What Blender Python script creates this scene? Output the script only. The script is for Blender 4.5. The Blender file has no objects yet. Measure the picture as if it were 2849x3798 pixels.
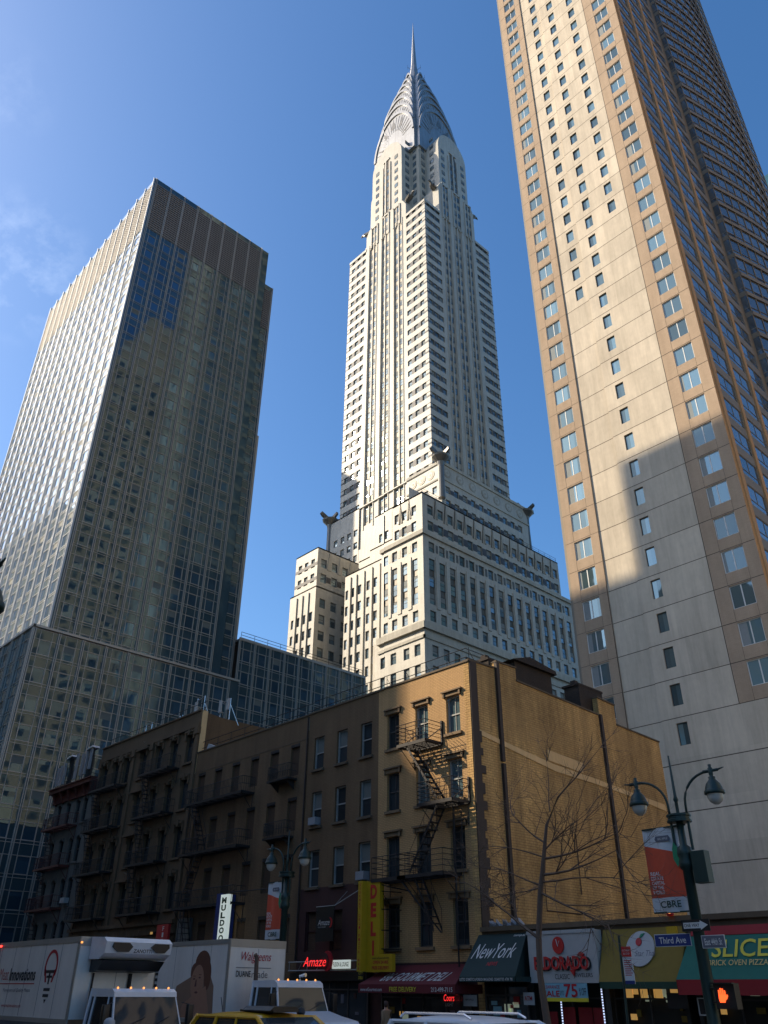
import bpy, math, random
from mathutils import Vector, Matrix
random.seed(7)
D = bpy.data
sc = bpy.context.scene
COL = sc.collection
R = math.radians

# ------------------------------------------------------------------ camera / world / sun
CAMZ = 2.2
cam_d = D.cameras.new('camera'); cam = D.objects.new('camera', cam_d); COL.objects.link(cam)
yaw, pitch, roll = -0.823593, 0.537784, 0.0077262
F = Vector((math.sin(yaw)*math.cos(pitch), math.cos(yaw)*math.cos(pitch), math.sin(pitch)))
r_ = Vector((math.cos(yaw), -math.sin(yaw), 0)); u_ = r_.cross(F)
RX = r_*math.cos(roll)+u_*math.sin(roll); UX = -r_*math.sin(roll)+u_*math.cos(roll)
m = Matrix((RX, UX, -F)).transposed().to_4x4(); m.translation = (0, 0, CAMZ)
cam.matrix_world = m
cam_d.sensor_fit = 'VERTICAL'; cam_d.sensor_height = 24; cam_d.lens = 24*2976.36/3798
cam_d.clip_start = .1; cam_d.clip_end = 3000
sc.camera = cam
CAMP = Vector((0, 0, CAMZ))

def project(p):
    q = Vector(p)-CAMP; d = q.dot(F)
    if d < .5: return None
    return (1424.5+2976.36*q.dot(RX)/d, 1899-2976.36*q.dot(UX)/d, d)

SUN = Vector((-1.41, -1.15, 1.235)).normalized()
sl = D.lights.new('sun', 'SUN'); sl.energy = 4.5; sl.angle = R(.5); sl.color = (1, .85, .64)
so = D.objects.new('sun', sl); COL.objects.link(so)
so.rotation_euler = SUN.to_track_quat('Z', 'Y').to_euler(); so.location = (0, 0, 300)

w = D.worlds.new('World'); sc.world = w; w.use_nodes = True
nt = w.node_tree; N = nt.nodes; L = nt.links
bg = N['Background']
sky = N.new('ShaderNodeTexSky'); sky.sky_type = 'NISHITA'; sky.sun_disc = False
sky.sun_elevation = math.asin(SUN.z); sky.sun_rotation = math.atan2(SUN.x, SUN.y)
sky.air_density = 1.0; sky.dust_density = 1.5; sky.ozone_density = 3.2; sky.altitude = 0
bg.inputs['Strength'].default_value = .15
tc = N.new('ShaderNodeTexCoord')
mp = N.new('ShaderNodeMapping'); mp.inputs['Rotation'].default_value = (.3, .2, .5); mp.inputs['Scale'].default_value = (3, 9, 14)
no = N.new('ShaderNodeTexNoise'); no.inputs['Scale'].default_value = 2.4; no.inputs['Detail'].default_value = 9; no.inputs['Roughness'].default_value = .66
rp = N.new('ShaderNodeValToRGB'); rp.color_ramp.elements[0].position = .47; rp.color_ramp.elements[1].position = .8
L.new(tc.outputs['Generated'], mp.inputs[0]); L.new(mp.outputs[0], no.inputs[0]); L.new(no.outputs[0], rp.inputs[0])
def skymask(v, lo, hi):
    d = N.new('ShaderNodeVectorMath'); d.operation = 'DOT_PRODUCT'
    L.new(tc.outputs['Generated'], d.inputs[0]); d.inputs[1].default_value = Vector(v).normalized()
    mr = N.new('ShaderNodeMapRange'); mr.interpolation_type = 'SMOOTHSTEP'
    mr.inputs[1].default_value = lo; mr.inputs[2].default_value = hi
    L.new(d.outputs['Value'], mr.inputs[0]); return mr.outputs[0]
def raydir(x, y): return F+RX*(x-1424.5)/2976.36-UX*(y-1899)/2976.36
a1 = skymask(raydir(60, 990), .9955, .9999); a2 = skymask(raydir(0, 330), .998, .99995)
mx = N.new('ShaderNodeMath'); mx.operation = 'MULTIPLY_ADD'; L.new(a2, mx.inputs[0]); mx.inputs[1].default_value = .4; L.new(a1, mx.inputs[2])
mm = N.new('ShaderNodeMath'); mm.operation = 'MULTIPLY'; L.new(mx.outputs[0], mm.inputs[0]); L.new(rp.outputs[0], mm.inputs[1])
m3 = N.new('ShaderNodeMath'); m3.operation = 'MULTIPLY'; L.new(mm.outputs[0], m3.inputs[0]); m3.inputs[1].default_value = .13
hs = N.new('ShaderNodeHueSaturation'); hs.inputs['Saturation'].default_value = 1.24; L.new(sky.outputs[0], hs.inputs['Color'])
mix = N.new('ShaderNodeMixRGB'); L.new(m3.outputs[0], mix.inputs[0]); L.new(hs.outputs[0], mix.inputs[1]); mix.inputs[2].default_value = (8.5, 9.2, 10, 1)
L.new(mix.outputs[0], bg.inputs[0])
sc.view_settings.view_transform = 'Standard'; sc.view_settings.look = 'None'
sc.view_settings.exposure = .55; sc.view_settings.gamma = 1
sc.render.resolution_x = 769; sc.render.resolution_y = 1024

# ------------------------------------------------------------------ materials
def lin(c):
    return tuple((x/255/12.92 if x/255 <= .04045 else ((x/255+.055)/1.055)**2.4) for x in c)+(1,)
def newmat(name):
    m = D.materials.new(name); m.use_nodes = True
    return m, m.node_tree.nodes, m.node_tree.links, m.node_tree.nodes['Principled BSDF']
def wallvec(N, L):
    g = N.new('ShaderNodeNewGeometry'); s = N.new('ShaderNodeSeparateXYZ'); L.new(g.outputs['Position'], s.inputs[0])
    n = N.new('ShaderNodeSeparateXYZ'); L.new(g.outputs['True Normal'], n.inputs[0])
    ax = N.new('ShaderNodeMath'); ax.operation = 'ABSOLUTE'; L.new(n.outputs[0], ax.inputs[0])
    ay = N.new('ShaderNodeMath'); ay.operation = 'ABSOLUTE'; L.new(n.outputs[1], ay.inputs[0])
    p = N.new('ShaderNodeMath'); p.operation = 'MULTIPLY'; L.new(s.outputs[0], p.inputs[0]); L.new(ay.outputs[0], p.inputs[1])
    q = N.new('ShaderNodeMath'); q.operation = 'MULTIPLY_ADD'; L.new(s.outputs[1], q.inputs[0]); L.new(ax.outputs[0], q.inputs[1]); L.new(p.outputs[0], q.inputs[2])
    c = N.new('ShaderNodeCombineXYZ'); L.new(q.outputs[0], c.inputs[0]); L.new(s.outputs[2], c.inputs[1])
    return c.outputs[0], g
def noise(N, L, vec, scale, detail=5, rough=.6):
    n = N.new('ShaderNodeTexNoise'); n.inputs['Scale'].default_value = scale; n.inputs['Detail'].default_value = detail
    n.inputs['Roughness'].default_value = rough; L.new(vec, n.inputs['Vector']); return n.outputs[0]
def mixc(N, L, fac, a, b, mode='MIX'):
    x = N.new('ShaderNodeMixRGB'); x.blend_type = mode
    for i, v in ((0, fac), (1, a), (2, b)):
        if isinstance(v, (int, float, tuple)): x.inputs[i].default_value = v
        else: L.new(v, x.inputs[i])
    return x.outputs[0]
def ramp(N, L, v, stops):
    r = N.new('ShaderNodeValToRGB'); L.new(v, r.inputs[0]); e = r.color_ramp.elements
    while len(e) < len(stops): e.new(.5)
    for i, (p, c) in enumerate(stops): e[i].position = p; e[i].color = c if len(c) == 4 else (*c, 1)
    return r.outputs[0]
def bumpn(N, L, h, b, st, dist=.02):
    x = N.new('ShaderNodeBump'); x.inputs['Strength'].default_value = st; x.inputs['Distance'].default_value = dist
    L.new(h, x.inputs['Height']); L.new(x.outputs[0], b.inputs['Normal'])
def stains(N, L, vec, col, amt):
    m = N.new('ShaderNodeMapping'); m.inputs['Scale'].default_value = (1.3, .12, 1); L.new(vec, m.inputs[0])
    s = noise(N, L, m.outputs[0], 1.1, 6, .7); t = noise(N, L, vec, .23, 5, .65)
    c = mixc(N, L, amt, col, ramp(N, L, s, [(.3, (.45, .43, .4)), (.62, (1, 1, 1))]), 'MULTIPLY')
    return mixc(N, L, amt, c, ramp(N, L, t, [(.3, (.62, .6, .57)), (.7, (1.06, 1.04, 1.0))]), 'MULTIPLY')
def brick(name, c1, c2, mort, bw=.22, bh=.075, amt=.6, bump=.5, rough=.9, fleck=None):
    m, N, L, b = newmat(name); v, g = wallvec(N, L)
    t = N.new('ShaderNodeTexBrick'); L.new(v, t.inputs['Vector'])
    t.inputs['Scale'].default_value = 1; t.inputs['Brick Width'].default_value = bw; t.inputs['Row Height'].default_value = bh
    t.inputs['Mortar Size'].default_value = .009; t.inputs['Mortar Smooth'].default_value = .3; t.inputs['Bias'].default_value = -.2
    t.inputs['Color1'].default_value = (*c1, 1); t.inputs['Color2'].default_value = (*c2, 1); t.inputs['Mortar'].default_value = (*mort, 1)
    c = stains(N, L, v, t.outputs['Color'], amt)
    if fleck:
        f = noise(N, L, v, 2.2, 8, .75); c = mixc(N, L, ramp(N, L, f, [(.58, (0, 0, 0)), (.68, (.8, .8, .8))]), c, (*fleck, 1)); f = noise(N, L, v, .45, 8, .75); c = mixc(N, L, ramp(N, L, f, [(.46, (0, 0, 0)), (.54, (.35, .35, .35))]), c, (.40, .24, .09, 1))
    L.new(c, b.inputs['Base Color']); b.inputs['Roughness'].default_value = rough
    h = mixc(N, L, .35, t.outputs['Fac'], noise(N, L, v, 9, 6), 'MIX')
    x = N.new('ShaderNodeBump'); x.invert = True; x.inputs['Strength'].default_value = bump; x.inputs['Distance'].default_value = .02
    L.new(h, x.inputs['Height']); L.new(x.outputs[0], b.inputs['Normal'])
    return m
def plain(name, c, rough=.8, amt=.35, metal=0, bump=.15, scale=6, spec=.5, panel=None):
    m, N, L, b = newmat(name); v, g = wallvec(N, L)
    k = stains(N, L, v, (*c, 1), amt)
    if panel:
        d = N.new('ShaderNodeVectorMath'); d.operation = 'ADD'; L.new(v, d.inputs[0]); d.inputs[1].default_value = panel[:3]
        e = N.new('ShaderNodeVectorMath'); e.operation = 'DIVIDE'; L.new(d.outputs[0], e.inputs[0]); e.inputs[1].default_value = panel[3:]
        f = N.new('ShaderNodeVectorMath'); f.operation = 'FLOOR'; L.new(e.outputs[0], f.inputs[0])
        wn = N.new('ShaderNodeTexWhiteNoise'); L.new(f.outputs[0], wn.inputs[0])
        k = mixc(N, L, 1.0, k, ramp(N, L, wn.outputs['Value'], [(0, (.90, .895, .885)), (1, (1.04, 1.035, 1.03))]), 'MULTIPLY')
    n = noise(N, L, g.outputs['Position'], scale, 6)
    k = mixc(N, L, amt*.5, k, ramp(N, L, n, [(.3, (.75, .75, .75)), (.7, (1.1, 1.1, 1.1))]), 'MULTIPLY')
    L.new(k, b.inputs['Base Color']); b.inputs['Roughness'].default_value = rough; b.inputs['Metallic'].default_value = metal
    b.inputs['Specular IOR Level'].default_value = spec
    bumpn(N, L, n, b, bump)
    return m
def flat(name, c, rough=.6, metal=0, emit=0, coat=0):
    m, N, L, b = newmat(name); b.inputs['Base Color'].default_value = (*c, 1); b.inputs['Roughness'].default_value = rough
    b.inputs['Metallic'].default_value = metal; b.inputs['Coat Weight'].default_value = coat
    g = N.new('ShaderNodeNewGeometry'); n = noise(N, L, g.outputs['Position'], 5, 4)
    L.new(mixc(N, L, .3, (*c, 1), ramp(N, L, n, [(.3, (.75, .74, .72)), (.7, (1.06, 1.06, 1.06))]), 'MULTIPLY'), b.inputs['Base Color'])
    if emit: b.inputs['Emission Color'].default_value = (*c, 1); b.inputs['Emission Strength'].default_value = emit
    return m
def glass(name, c, metal, rough=.04, wob=.015, cell=(2.4, 2.4, 2.85), cellw=.012, spec=.5, vary=.3, off=(0, 0, 0), ior=1.5):
    """opaque coated glazing: reflects its surroundings, each pane a little out of true"""
    m, N, L, b = newmat(name); g = N.new('ShaderNodeNewGeometry')
    b.inputs['Metallic'].default_value = metal; b.inputs['Roughness'].default_value = rough; b.inputs['Specular IOR Level'].default_value = spec
    b.inputs['IOR'].default_value = ior
    a = N.new('ShaderNodeVectorMath'); a.operation = 'SUBTRACT'; L.new(g.outputs['Position'], a.inputs[0]); a.inputs[1].default_value = off
    d = N.new('ShaderNodeVectorMath'); d.operation = 'DIVIDE'; L.new(a.outputs[0], d.inputs[0]); d.inputs[1].default_value = cell
    f = N.new('ShaderNodeVectorMath'); f.operation = 'FLOOR'; L.new(d.outputs[0], f.inputs[0])
    wn = N.new('ShaderNodeTexWhiteNoise'); L.new(f.outputs[0], wn.inputs[0])
    L.new(mixc(N, L, vary, (*c, 1), ramp(N, L, wn.outputs['Value'], [(0, (.35, .35, .35)), (1, (1.3, 1.3, 1.3))]), 'MULTIPLY'), b.inputs['Base Color'])
    def centred(sock, k):
        s = N.new('ShaderNodeVectorMath'); s.operation = 'SUBTRACT'; L.new(sock, s.inputs[0]); s.inputs[1].default_value = (.5, .5, .5)
        t = N.new('ShaderNodeVectorMath'); t.operation = 'SCALE'; L.new(s.outputs[0], t.inputs[0]); t.inputs['Scale'].default_value = k; return t.outputs[0]
    n = N.new('ShaderNodeTexNoise'); n.inputs['Scale'].default_value = .55; n.inputs['Detail'].default_value = 2; L.new(g.outputs['Position'], n.inputs['Vector'])
    s1 = N.new('ShaderNodeVectorMath'); L.new(g.outputs['Normal'], s1.inputs[0]); L.new(centred(wn.outputs['Color'], cellw), s1.inputs[1])
    s2 = N.new('ShaderNodeVectorMath'); L.new(s1.outputs[0], s2.inputs[0]); L.new(centred(n.outputs['Color'], wob*2), s2.inputs[1])
    nn = N.new('ShaderNodeVectorMath'); nn.operation = 'NORMALIZE'; L.new(s2.outputs[0], nn.inputs[0]); L.new(nn.outputs[0], b.inputs['Normal'])
    return m

M = {}
M['yellow_brick'] = brick('yellow_painted_brick', (.78, .49, .185), (.66, .40, .15), (.33, .19, .07), .28, .11, 1.0, .9, fleck=(.14, .08, .03))
M['tan_brick'] = brick('tan_painted_brick', (.58, .35, .145), (.52, .31, .13), (.31, .18, .075), .22, .075, .4, .6)
M['brown_brick'] = brick('brown_stucco_brick', (.20, .122, .058), (.175, .106, .051), (.13, .078, .04), .22, .075, .6, .3)
M['carved_brown'] = plain('carved_brownstone', (.17, .112, .06), .9, .6, 0, .4, 3)
M['maroon'] = plain('maroon_paint', (.062, .022, .018), .8, .4)
M['pale_wall'] = plain('pale_painted_wall', (.155, .165, .15), .85, .5)
M['scar'] = plain('plaster_scar', (.80, .54, .26), .9, .4)
M['darkbrick'] = brick('sooty_brick', (.05, .035, .025), (.04, .028, .02), (.03, .022, .016), amt=.5)
M['stone'] = plain('worn_stone_trim', (.24, .16, .085), .85, .5)
M['stone_dark'] = plain('weathered_sill', (.14, .10, .06), .85, .5)
M['iron'] = plain('rusty_black_iron', (.035, .03, .028), .65, .4, .3)
M['iron_red'] = plain('red_oxide_iron', (.12, .03, .022), .7, .4, .1)
M['drain'] = plain('dark_drainpipe', (.05, .028, .018), .7, .5)
M['white_brick'] = brick('glazed_white_brick', (.56, .53, .455), (.51, .485, .415), (.455, .43, .375), .6, .25, .42, .1, .55)
M['grey_band'] = plain('dark_grey_brick', (.07, .07, .075), .6, .3)
M['spandrel'] = plain('fluted_spandrel', (.47, .43, .35), .6, .5, .1)
M['spandrel_dark'] = plain('dark_metal_spandrel', (.16, .145, .12), .5, .6, .3)
M['limestone'] = plain('limestone', (.56, .53, .45), .8, .5)
M['steel'] = plain('crown_steel', (.44, .445, .44), .42, .5, .78, .1, 1.5)
M['steel_dark'] = plain('aged_steel', (.20, .195, .18), .45, .4, .6)
M['beige_brick'] = brick('beige_tower_brick', (.47, .345, .235), (.43, .315, .21), (.38, .28, .19), .3, .09, .28, .2)
M['orange_brick'] = brick('orange_tower_brick', (.62, .36, .16), (.58, .335, .15), (.48, .28, .13), .3, .09, .28, .2)
M['cream'] = plain('cream_concrete_panel', (.67, .58, .45), .85, .4, 0, .08, 2, .5, (31.65, -20.95+31.3, 0, 3.25, 3.13, 1))
M['joint'] = flat('dark_joint', (.09, .07, .05), .9)
M['green_trim'] = flat('bow_trim', (.24, .205, .155), .7)
M['glass_blue'] = glass('blue_window_glass', (.20, .31, .34), .48, .03, .012, (3, 3, 3.13), .05, vary=.85)
M['glass_dark'] = glass('dark_window_glass', (.055, .065, .07), .35, .05, .01, (1, 1, 2), .04, vary=.6)
M['glass_tower'] = glass('chrysler_window_glass', (.20, .27, .30), .42, .06, .01, (1.9, 1.9, 3.4), .06, vary=.85)
M['glass_bow'] = glass('bow_window_glass', (.17, .21, .24), .5, .04, .01, (1.5, 1.5, 3.13), .02, vary=.5)
OFFN = (0, 27.95, .6)
M['vision'] = glass('curtain_vision_glass', (.07, .15, .22), .62, .02, .007, (2.37, 2.37, 2.85), .006, vary=.5, off=OFFN)
M['spandrel_glass'] = glass('curtain_spandrel_glass', (.07, .125, .15), .52, .03, .007, (2.37, 2.37, 2.85), .006, vary=.12, off=OFFN)
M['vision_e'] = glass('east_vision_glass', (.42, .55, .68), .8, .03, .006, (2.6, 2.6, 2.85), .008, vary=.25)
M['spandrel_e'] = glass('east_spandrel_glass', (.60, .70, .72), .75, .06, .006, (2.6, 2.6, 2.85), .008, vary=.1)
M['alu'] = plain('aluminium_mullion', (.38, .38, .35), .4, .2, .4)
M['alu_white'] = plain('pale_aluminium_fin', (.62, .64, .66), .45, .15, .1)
M['alu_brown'] = flat('brown_fin_slot', (.10, .045, .03), .6)
M['louvre'] = plain('brown_louvre', (.24, .225, .21), .6, .3, .2)
M['louvre_pale'] = plain('tan_louvre', (.25, .235, .22), .6, .3, .2)
M['winframe'] = flat('pale_window_frame', (.30, .30, .27), .6)
M['winframe_dark'] = flat('dark_window_frame', (.055, .05, .045), .6)
M['winframe_white'] = flat('white_window_frame', (.66, .66, .62), .5)
M['blind'] = flat('window_blind', (.13, .145, .13), .8)
M['blind_bright'] = flat('pale_blind', (.24, .26, .25), .8)
M['boarded'] = brick('blocked_opening_brick', (.10, .058, .03), (.09, .052, .027), (.06, .036, .02), amt=.5)
M['asphalt'] = plain('asphalt', (.045, .045, .047), .9, .4, 0, .4, 20)
M['concrete'] = plain('pavement_concrete', (.27, .26, .24), .9, .4, 0, .3, 9)
M['kerb'] = plain('granite_kerb', (.30, .30, .29), .8, .4)
M['roadpaint'] = flat('white_road_paint', (.65, .65, .62), .8)
M['roof'] = plain('roofing_felt', (.09, .085, .08), .9, .4)
M['white'] = flat('white_enamel', (.70, .71, .72), .35, 0, 0, .3)
M['truck_white'] = plain('white_truck_panel', (.78, .76, .70), .4, .25)
M['black'] = flat('black_paint', (.012, .012, .012), .4)
M['rubber'] = flat('tyre_rubber', (.02, .02, .02), .85)
M['chrome'] = flat('bright_metal', (.6, .6, .6), .25, .9)
M['carglass'] = glass('car_glass', (.05, .065, .075), .3, .03, .012, (9, 9, 9), .0, vary=0)
M['taxi'] = flat('taxi_yellow', (.78, .40, .015), .3, 0, 0, .6)
M['amber'] = flat('amber_marker_lamp', (1, .35, .08), .4, 0, 1.2)
M['redlamp'] = flat('red_marker_lamp', (1, .03, .02), .4, 0, 5)
M['lampgreen'] = plain('dark_green_lamp_iron', (.018, .045, .04), .45, .3, .3)
M['globe'] = glass('lamp_globe', (.45, .45, .40), .0, .12, .0, (9, 9, 9), 0, vary=0)
M['bark'] = plain('tree_bark', (.16, .11, .08), .95, .5, 0, .8, 14)
M['red'] = flat('red_paint', (.50, .022, .018), .6)
M['neon'] = flat('red_neon', (.9, .03, .03), .4, 0, 1.0)
M['hand'] = flat('orange_signal_hand', (1, .10, .02), .4, 0, 1.4)
M['banner_red'] = flat('banner_orange_red', (.60, .085, .035), .8)
M['banner_white'] = flat('banner_white', (.56, .58, .58), .8)
M['leafgreen'] = flat('logo_green', (.015, .22, .10), .7)
M['deli_yellow'] = flat('deli_sign_yellow', (.50, .31, .008), .5)
M['awning_red'] = flat('burgundy_awning', (.13, .012, .016), .8)
M['awning_green'] = flat('dark_green_awning', (.012, .035, .032), .8)
M['olive'] = flat('olive_awning', (.22, .15, .02), .8)
M['teal_awning'] = flat('teal_green_awning', (.015, .14, .10), .8)
M['crimson'] = flat('crimson_awning', (.28, .015, .018), .8)
M['signwhite'] = flat('white_sign_panel', (.42, .42, .40), .6)
M['lettering_white'] = flat('white_lettering', (.62, .62, .58), .6)
M['lettering_dark'] = flat('dark_lettering', (.02, .02, .022), .6)
M['lettering_red'] = flat('red_lettering', (.42, .012, .02), .6)
M['lettering_green'] = flat('green_lettering', (.01, .05, .03), .6)
M['lettering_yellow'] = flat('yellow_lettering', (.65, .55, .03), .6)
M['lettering_gold'] = flat('gold_lettering', (.60, .45, .14), .6)
M['signblue'] = flat('street_sign_blue', (.012, .03, .16), .5)
M['signgrey'] = flat('street_sign_grey', (.11, .12, .15), .5)
M['lit'] = flat('lit_sign_face', (.72, .80, .72), .6, 0, .35)
M['litwarm'] = flat('lit_shop_interior', (.9, .5, .14), .7, 0, .22)
M['litcool'] = flat('lit_shop_poster', (.6, .68, .5), .7, 0, .12)
M['led'] = flat('led_strip', (.6, .7, 1), .5, 0, .8)
M['shopdark'] = flat('dark_shop_interior', (.014, .016, .014), .6)
M['skin'] = flat('skin', (.50, .28, .19), .55); M['greyhair'] = flat('grey_hair', (.40, .40, .40), .8)
M['brownhair'] = flat('brown_hair', (.06, .03, .02), .8); M['coat'] = flat('dark_coat', (.025, .03, .04), .9)
M['coat_tan'] = flat('tan_coat', (.25, .17, .10), .9); M['trousers'] = flat('dark_trousers', (.02, .02, .03), .9)
M['skyblue'] = flat('pale_blue_poster', (.20, .42, .50), .6)
M['antenna'] = flat('antenna_grey', (.26, .27, .28), .6)
M['foil'] = flat('silver_foil', (.6, .62, .64), .25, .7)
M['teal_tower'] = flat('teal_tower_glass', (.06, .16, .20), .15, .4)

# ------------------------------------------------------------------ mesh helpers
WL = {}
def tag(o, label=None, cat=None, group=None, kind=None):
    if label: o['label'] = label
    if cat: o['category'] = cat
    if group: o['group'] = group
    if kind: o['kind'] = kind
    return o
class Fr:
    """a wall plane: k = the way it faces (E: -Y, W: +Y, N: +X, S: -X), c = its coordinate"""
    def __init__(s, k, c): s.k = k; s.c = c
    def P(s, u, z, d=0):
        if s.k == 'E': return (u, s.c+d, z)
        if s.k == 'W': return (u, s.c-d, z)
        if s.k == 'N': return (s.c-d, u, z)
        return (s.c+d, u, z)
    def rot(s): return {'E': 0, 'N': math.pi/2, 'S': -math.pi/2, 'W': math.pi}[s.k]
class MB:
    def __init__(s): s.v = []; s.f = []; s.m = []
    def face(s, pts, mi=0):
        n = len(s.v); s.v += [tuple(p) for p in pts]; s.f.append(list(range(n, n+len(pts)))); s.m.append(mi)
    def box(s, x0, x1, y0, y1, z0, z1, mi=0):
        n = len(s.v)
        s.v += [(x0, y0, z0), (x1, y0, z0), (x1, y1, z0), (x0, y1, z0), (x0, y0, z1), (x1, y0, z1), (x1, y1, z1), (x0, y1, z1)]
        for q in ((0, 3, 2, 1), (4, 5, 6, 7), (0, 1, 5, 4), (1, 2, 6, 5), (2, 3, 7, 6), (3, 0, 4, 7)):
            s.f.append([n+i for i in q]); s.m.append(mi)
        return s
    def fbox(s, fr, u0, u1, z0, z1, d0, d1, mi=0):
        a = fr.P(u0, z0, d0); b = fr.P(u1, z1, d1)
        return s.box(min(a[0], b[0]), max(a[0], b[0]), min(a[1], b[1]), max(a[1], b[1]), z0, z1, mi)
    def wall(s, fr, U0, U1, Z0, Z1, rects=(), rec=.2, mi=0, mr=None):
        mr = mi if mr is None else mr
        cuts = sorted({U0, U1, *[r[0] for r in rects], *[r[1] for r in rects]})
        prev = None
        for a, b in zip(cuts, cuts[1:]):
            if b-a < 1e-5: continue
            mid = (a+b)/2; ints = tuple(sorted((r[2], r[3]) for r in rects if r[0] < mid < r[1]))
            if prev and prev[2] == ints: prev = (prev[0], b, ints)
            else:
                if prev: s._strip(fr, prev, Z0, Z1, mi)
                prev = (a, b, ints)
        if prev: s._strip(fr, prev, Z0, Z1, mi)
        for r in rects:
            a, b, p, q = r[:4]; P = fr.P
            s.face([P(a, p), P(a, q), P(a, q, rec), P(a, p, rec)], mr); s.face([P(b, p), P(b, q), P(b, q, rec), P(b, p, rec)], mr)
            s.face([P(a, p), P(b, p), P(b, p, rec), P(a, p, rec)], mr); s.face([P(a, q), P(b, q), P(b, q, rec), P(a, q, rec)], mr)
    def _strip(s, fr, st, Z0, Z1, mi):
        a, b, ints = st; z = Z0; P = fr.P
        for p, q in ints:
            if p > z+1e-5: s.face([P(a, z), P(b, z), P(b, p), P(a, p)], mi)
            z = max(z, q)
        if Z1 > z+1e-5: s.face([P(a, z), P(b, z), P(b, Z1), P(a, Z1)], mi)
    def tube(s, pts, r, n=6, mi=0, cap=True):
        pts = [Vector(p) for p in pts]; rr = r if isinstance(r, (list, tuple)) else [r]*len(pts)
        rings = []
        for i, p in enumerate(pts):
            d = (pts[min(i+1, len(pts)-1)]-pts[max(i-1, 0)]).normalized()
            a = d.cross(Vector((0, 0, 1)) if abs(d.z) < .9 else Vector((1, 0, 0))).normalized(); b = d.cross(a)
            k = len(s.v); rings.append(k)
            for j in range(n):
                t = 2*math.pi*j/n; s.v.append(tuple(p+(a*math.cos(t)+b*math.sin(t))*rr[i]))
        for k, q in zip(rings, rings[1:]):
            for j in range(n): s.f.append([k+j, k+(j+1) % n, q+(j+1) % n, q+j]); s.m.append(mi)
        if cap: s.f.append([rings[0]+j for j in range(n)][::-1]); s.m.append(mi); s.f.append([rings[-1]+j for j in range(n)]); s.m.append(mi)
        return s
    def lathe(s, c, prof, n=16, mi=0):
        k0 = len(s.v)
        for r, z in prof:
            for j in range(n):
                t = 2*math.pi*j/n; s.v.append((c[0]+r*math.cos(t), c[1]+r*math.sin(t), c[2]+z))
        for i in range(len(prof)-1):
            for j in range(n):
                a = k0+i*n; s.f.append([a+j, a+(j+1) % n, a+n+(j+1) % n, a+n+j]); s.m.append(mi)
        return s
    def prism(s, pts, fr, d0, d1, mi=0):
        """polygon in a wall plane's (u, z), thick from depth d0 to d1"""
        a = [fr.P(u, z, d0) for u, z in pts]; b = [fr.P(u, z, d1) for u, z in pts]; n = len(pts)
        s.face(a, mi); s.face(b[::-1], mi)
        for i in range(n): s.face([a[i], b[i], b[(i+1) % n], a[(i+1) % n]], mi)
        return s
    def pieces(s, name, mats, parent=None, smooth=False):
        par = list(range(len(s.v)))
        def find(a):
            while par[a] != a: par[a] = par[par[a]]; a = par[a]
            return a
        key = {}
        for i, v in enumerate(s.v):
            k = tuple(round(q, 4) for q in v)
            if k in key: par[find(i)] = find(key[k])
            else: key[k] = i
        for f in s.f:
            for q in f[1:]: par[find(q)] = find(f[0])
        g = {}
        for f, mi in zip(s.f, s.m): g.setdefault(find(f[0]), []).append((f, mi))
        out = []
        for fs in g.values():
            b = MB(); mp = {}
            for f, mi in fs:
                for q in f:
                    if q not in mp: mp[q] = len(b.v); b.v.append(s.v[q])
                b.f.append([mp[q] for q in f]); b.m.append(mi)
            out.append(b.build(name, mats, parent, smooth))
        return out
    def build(s, name, mats, parent=None, smooth=False, origin=None):
        if not isinstance(mats, (list, tuple)): mats = [mats]
        xs = list(zip(*s.v))
        c = Vector(origin) if origin else Vector(((min(xs[0])+max(xs[0]))/2, (min(xs[1])+max(xs[1]))/2, min(xs[2])))
        me = D.meshes.new(name); me.from_pydata([(a-c.x, b-c.y, z-c.z) for a, b, z in s.v], [], s.f)
        for mt in mats: me.materials.append(M[mt] if isinstance(mt, str) else mt)
        me.polygons.foreach_set('material_index', s.m)
        if smooth: me.polygons.foreach_set('use_smooth', [True]*len(s.f))
        me.update()
        return link(name, me, c, parent)
def link(name, data, wloc, parent=None, rz=0):
    o = D.objects.new(name, data); COL.objects.link(o); wloc = Vector(wloc)
    WL[o.name] = wloc
    if parent: o.parent = parent; o.location = wloc-WL[parent.name]
    else: o.location = wloc
    if rz: o.rotation_euler.z = rz
    return o
def thing(name, loc, label, cat, group=None, kind=None):
    return tag(link(name, None, loc), label, cat, group, kind)
def copy_tree(o, wloc=None, parent=None):
    c = o.copy(); COL.objects.link(c)
    if parent: c.parent = parent
    if wloc is not None: c.location = wloc; WL[c.name] = Vector(wloc)
    for ch in o.children: copy_tree(ch, None, c)
    return c

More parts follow.
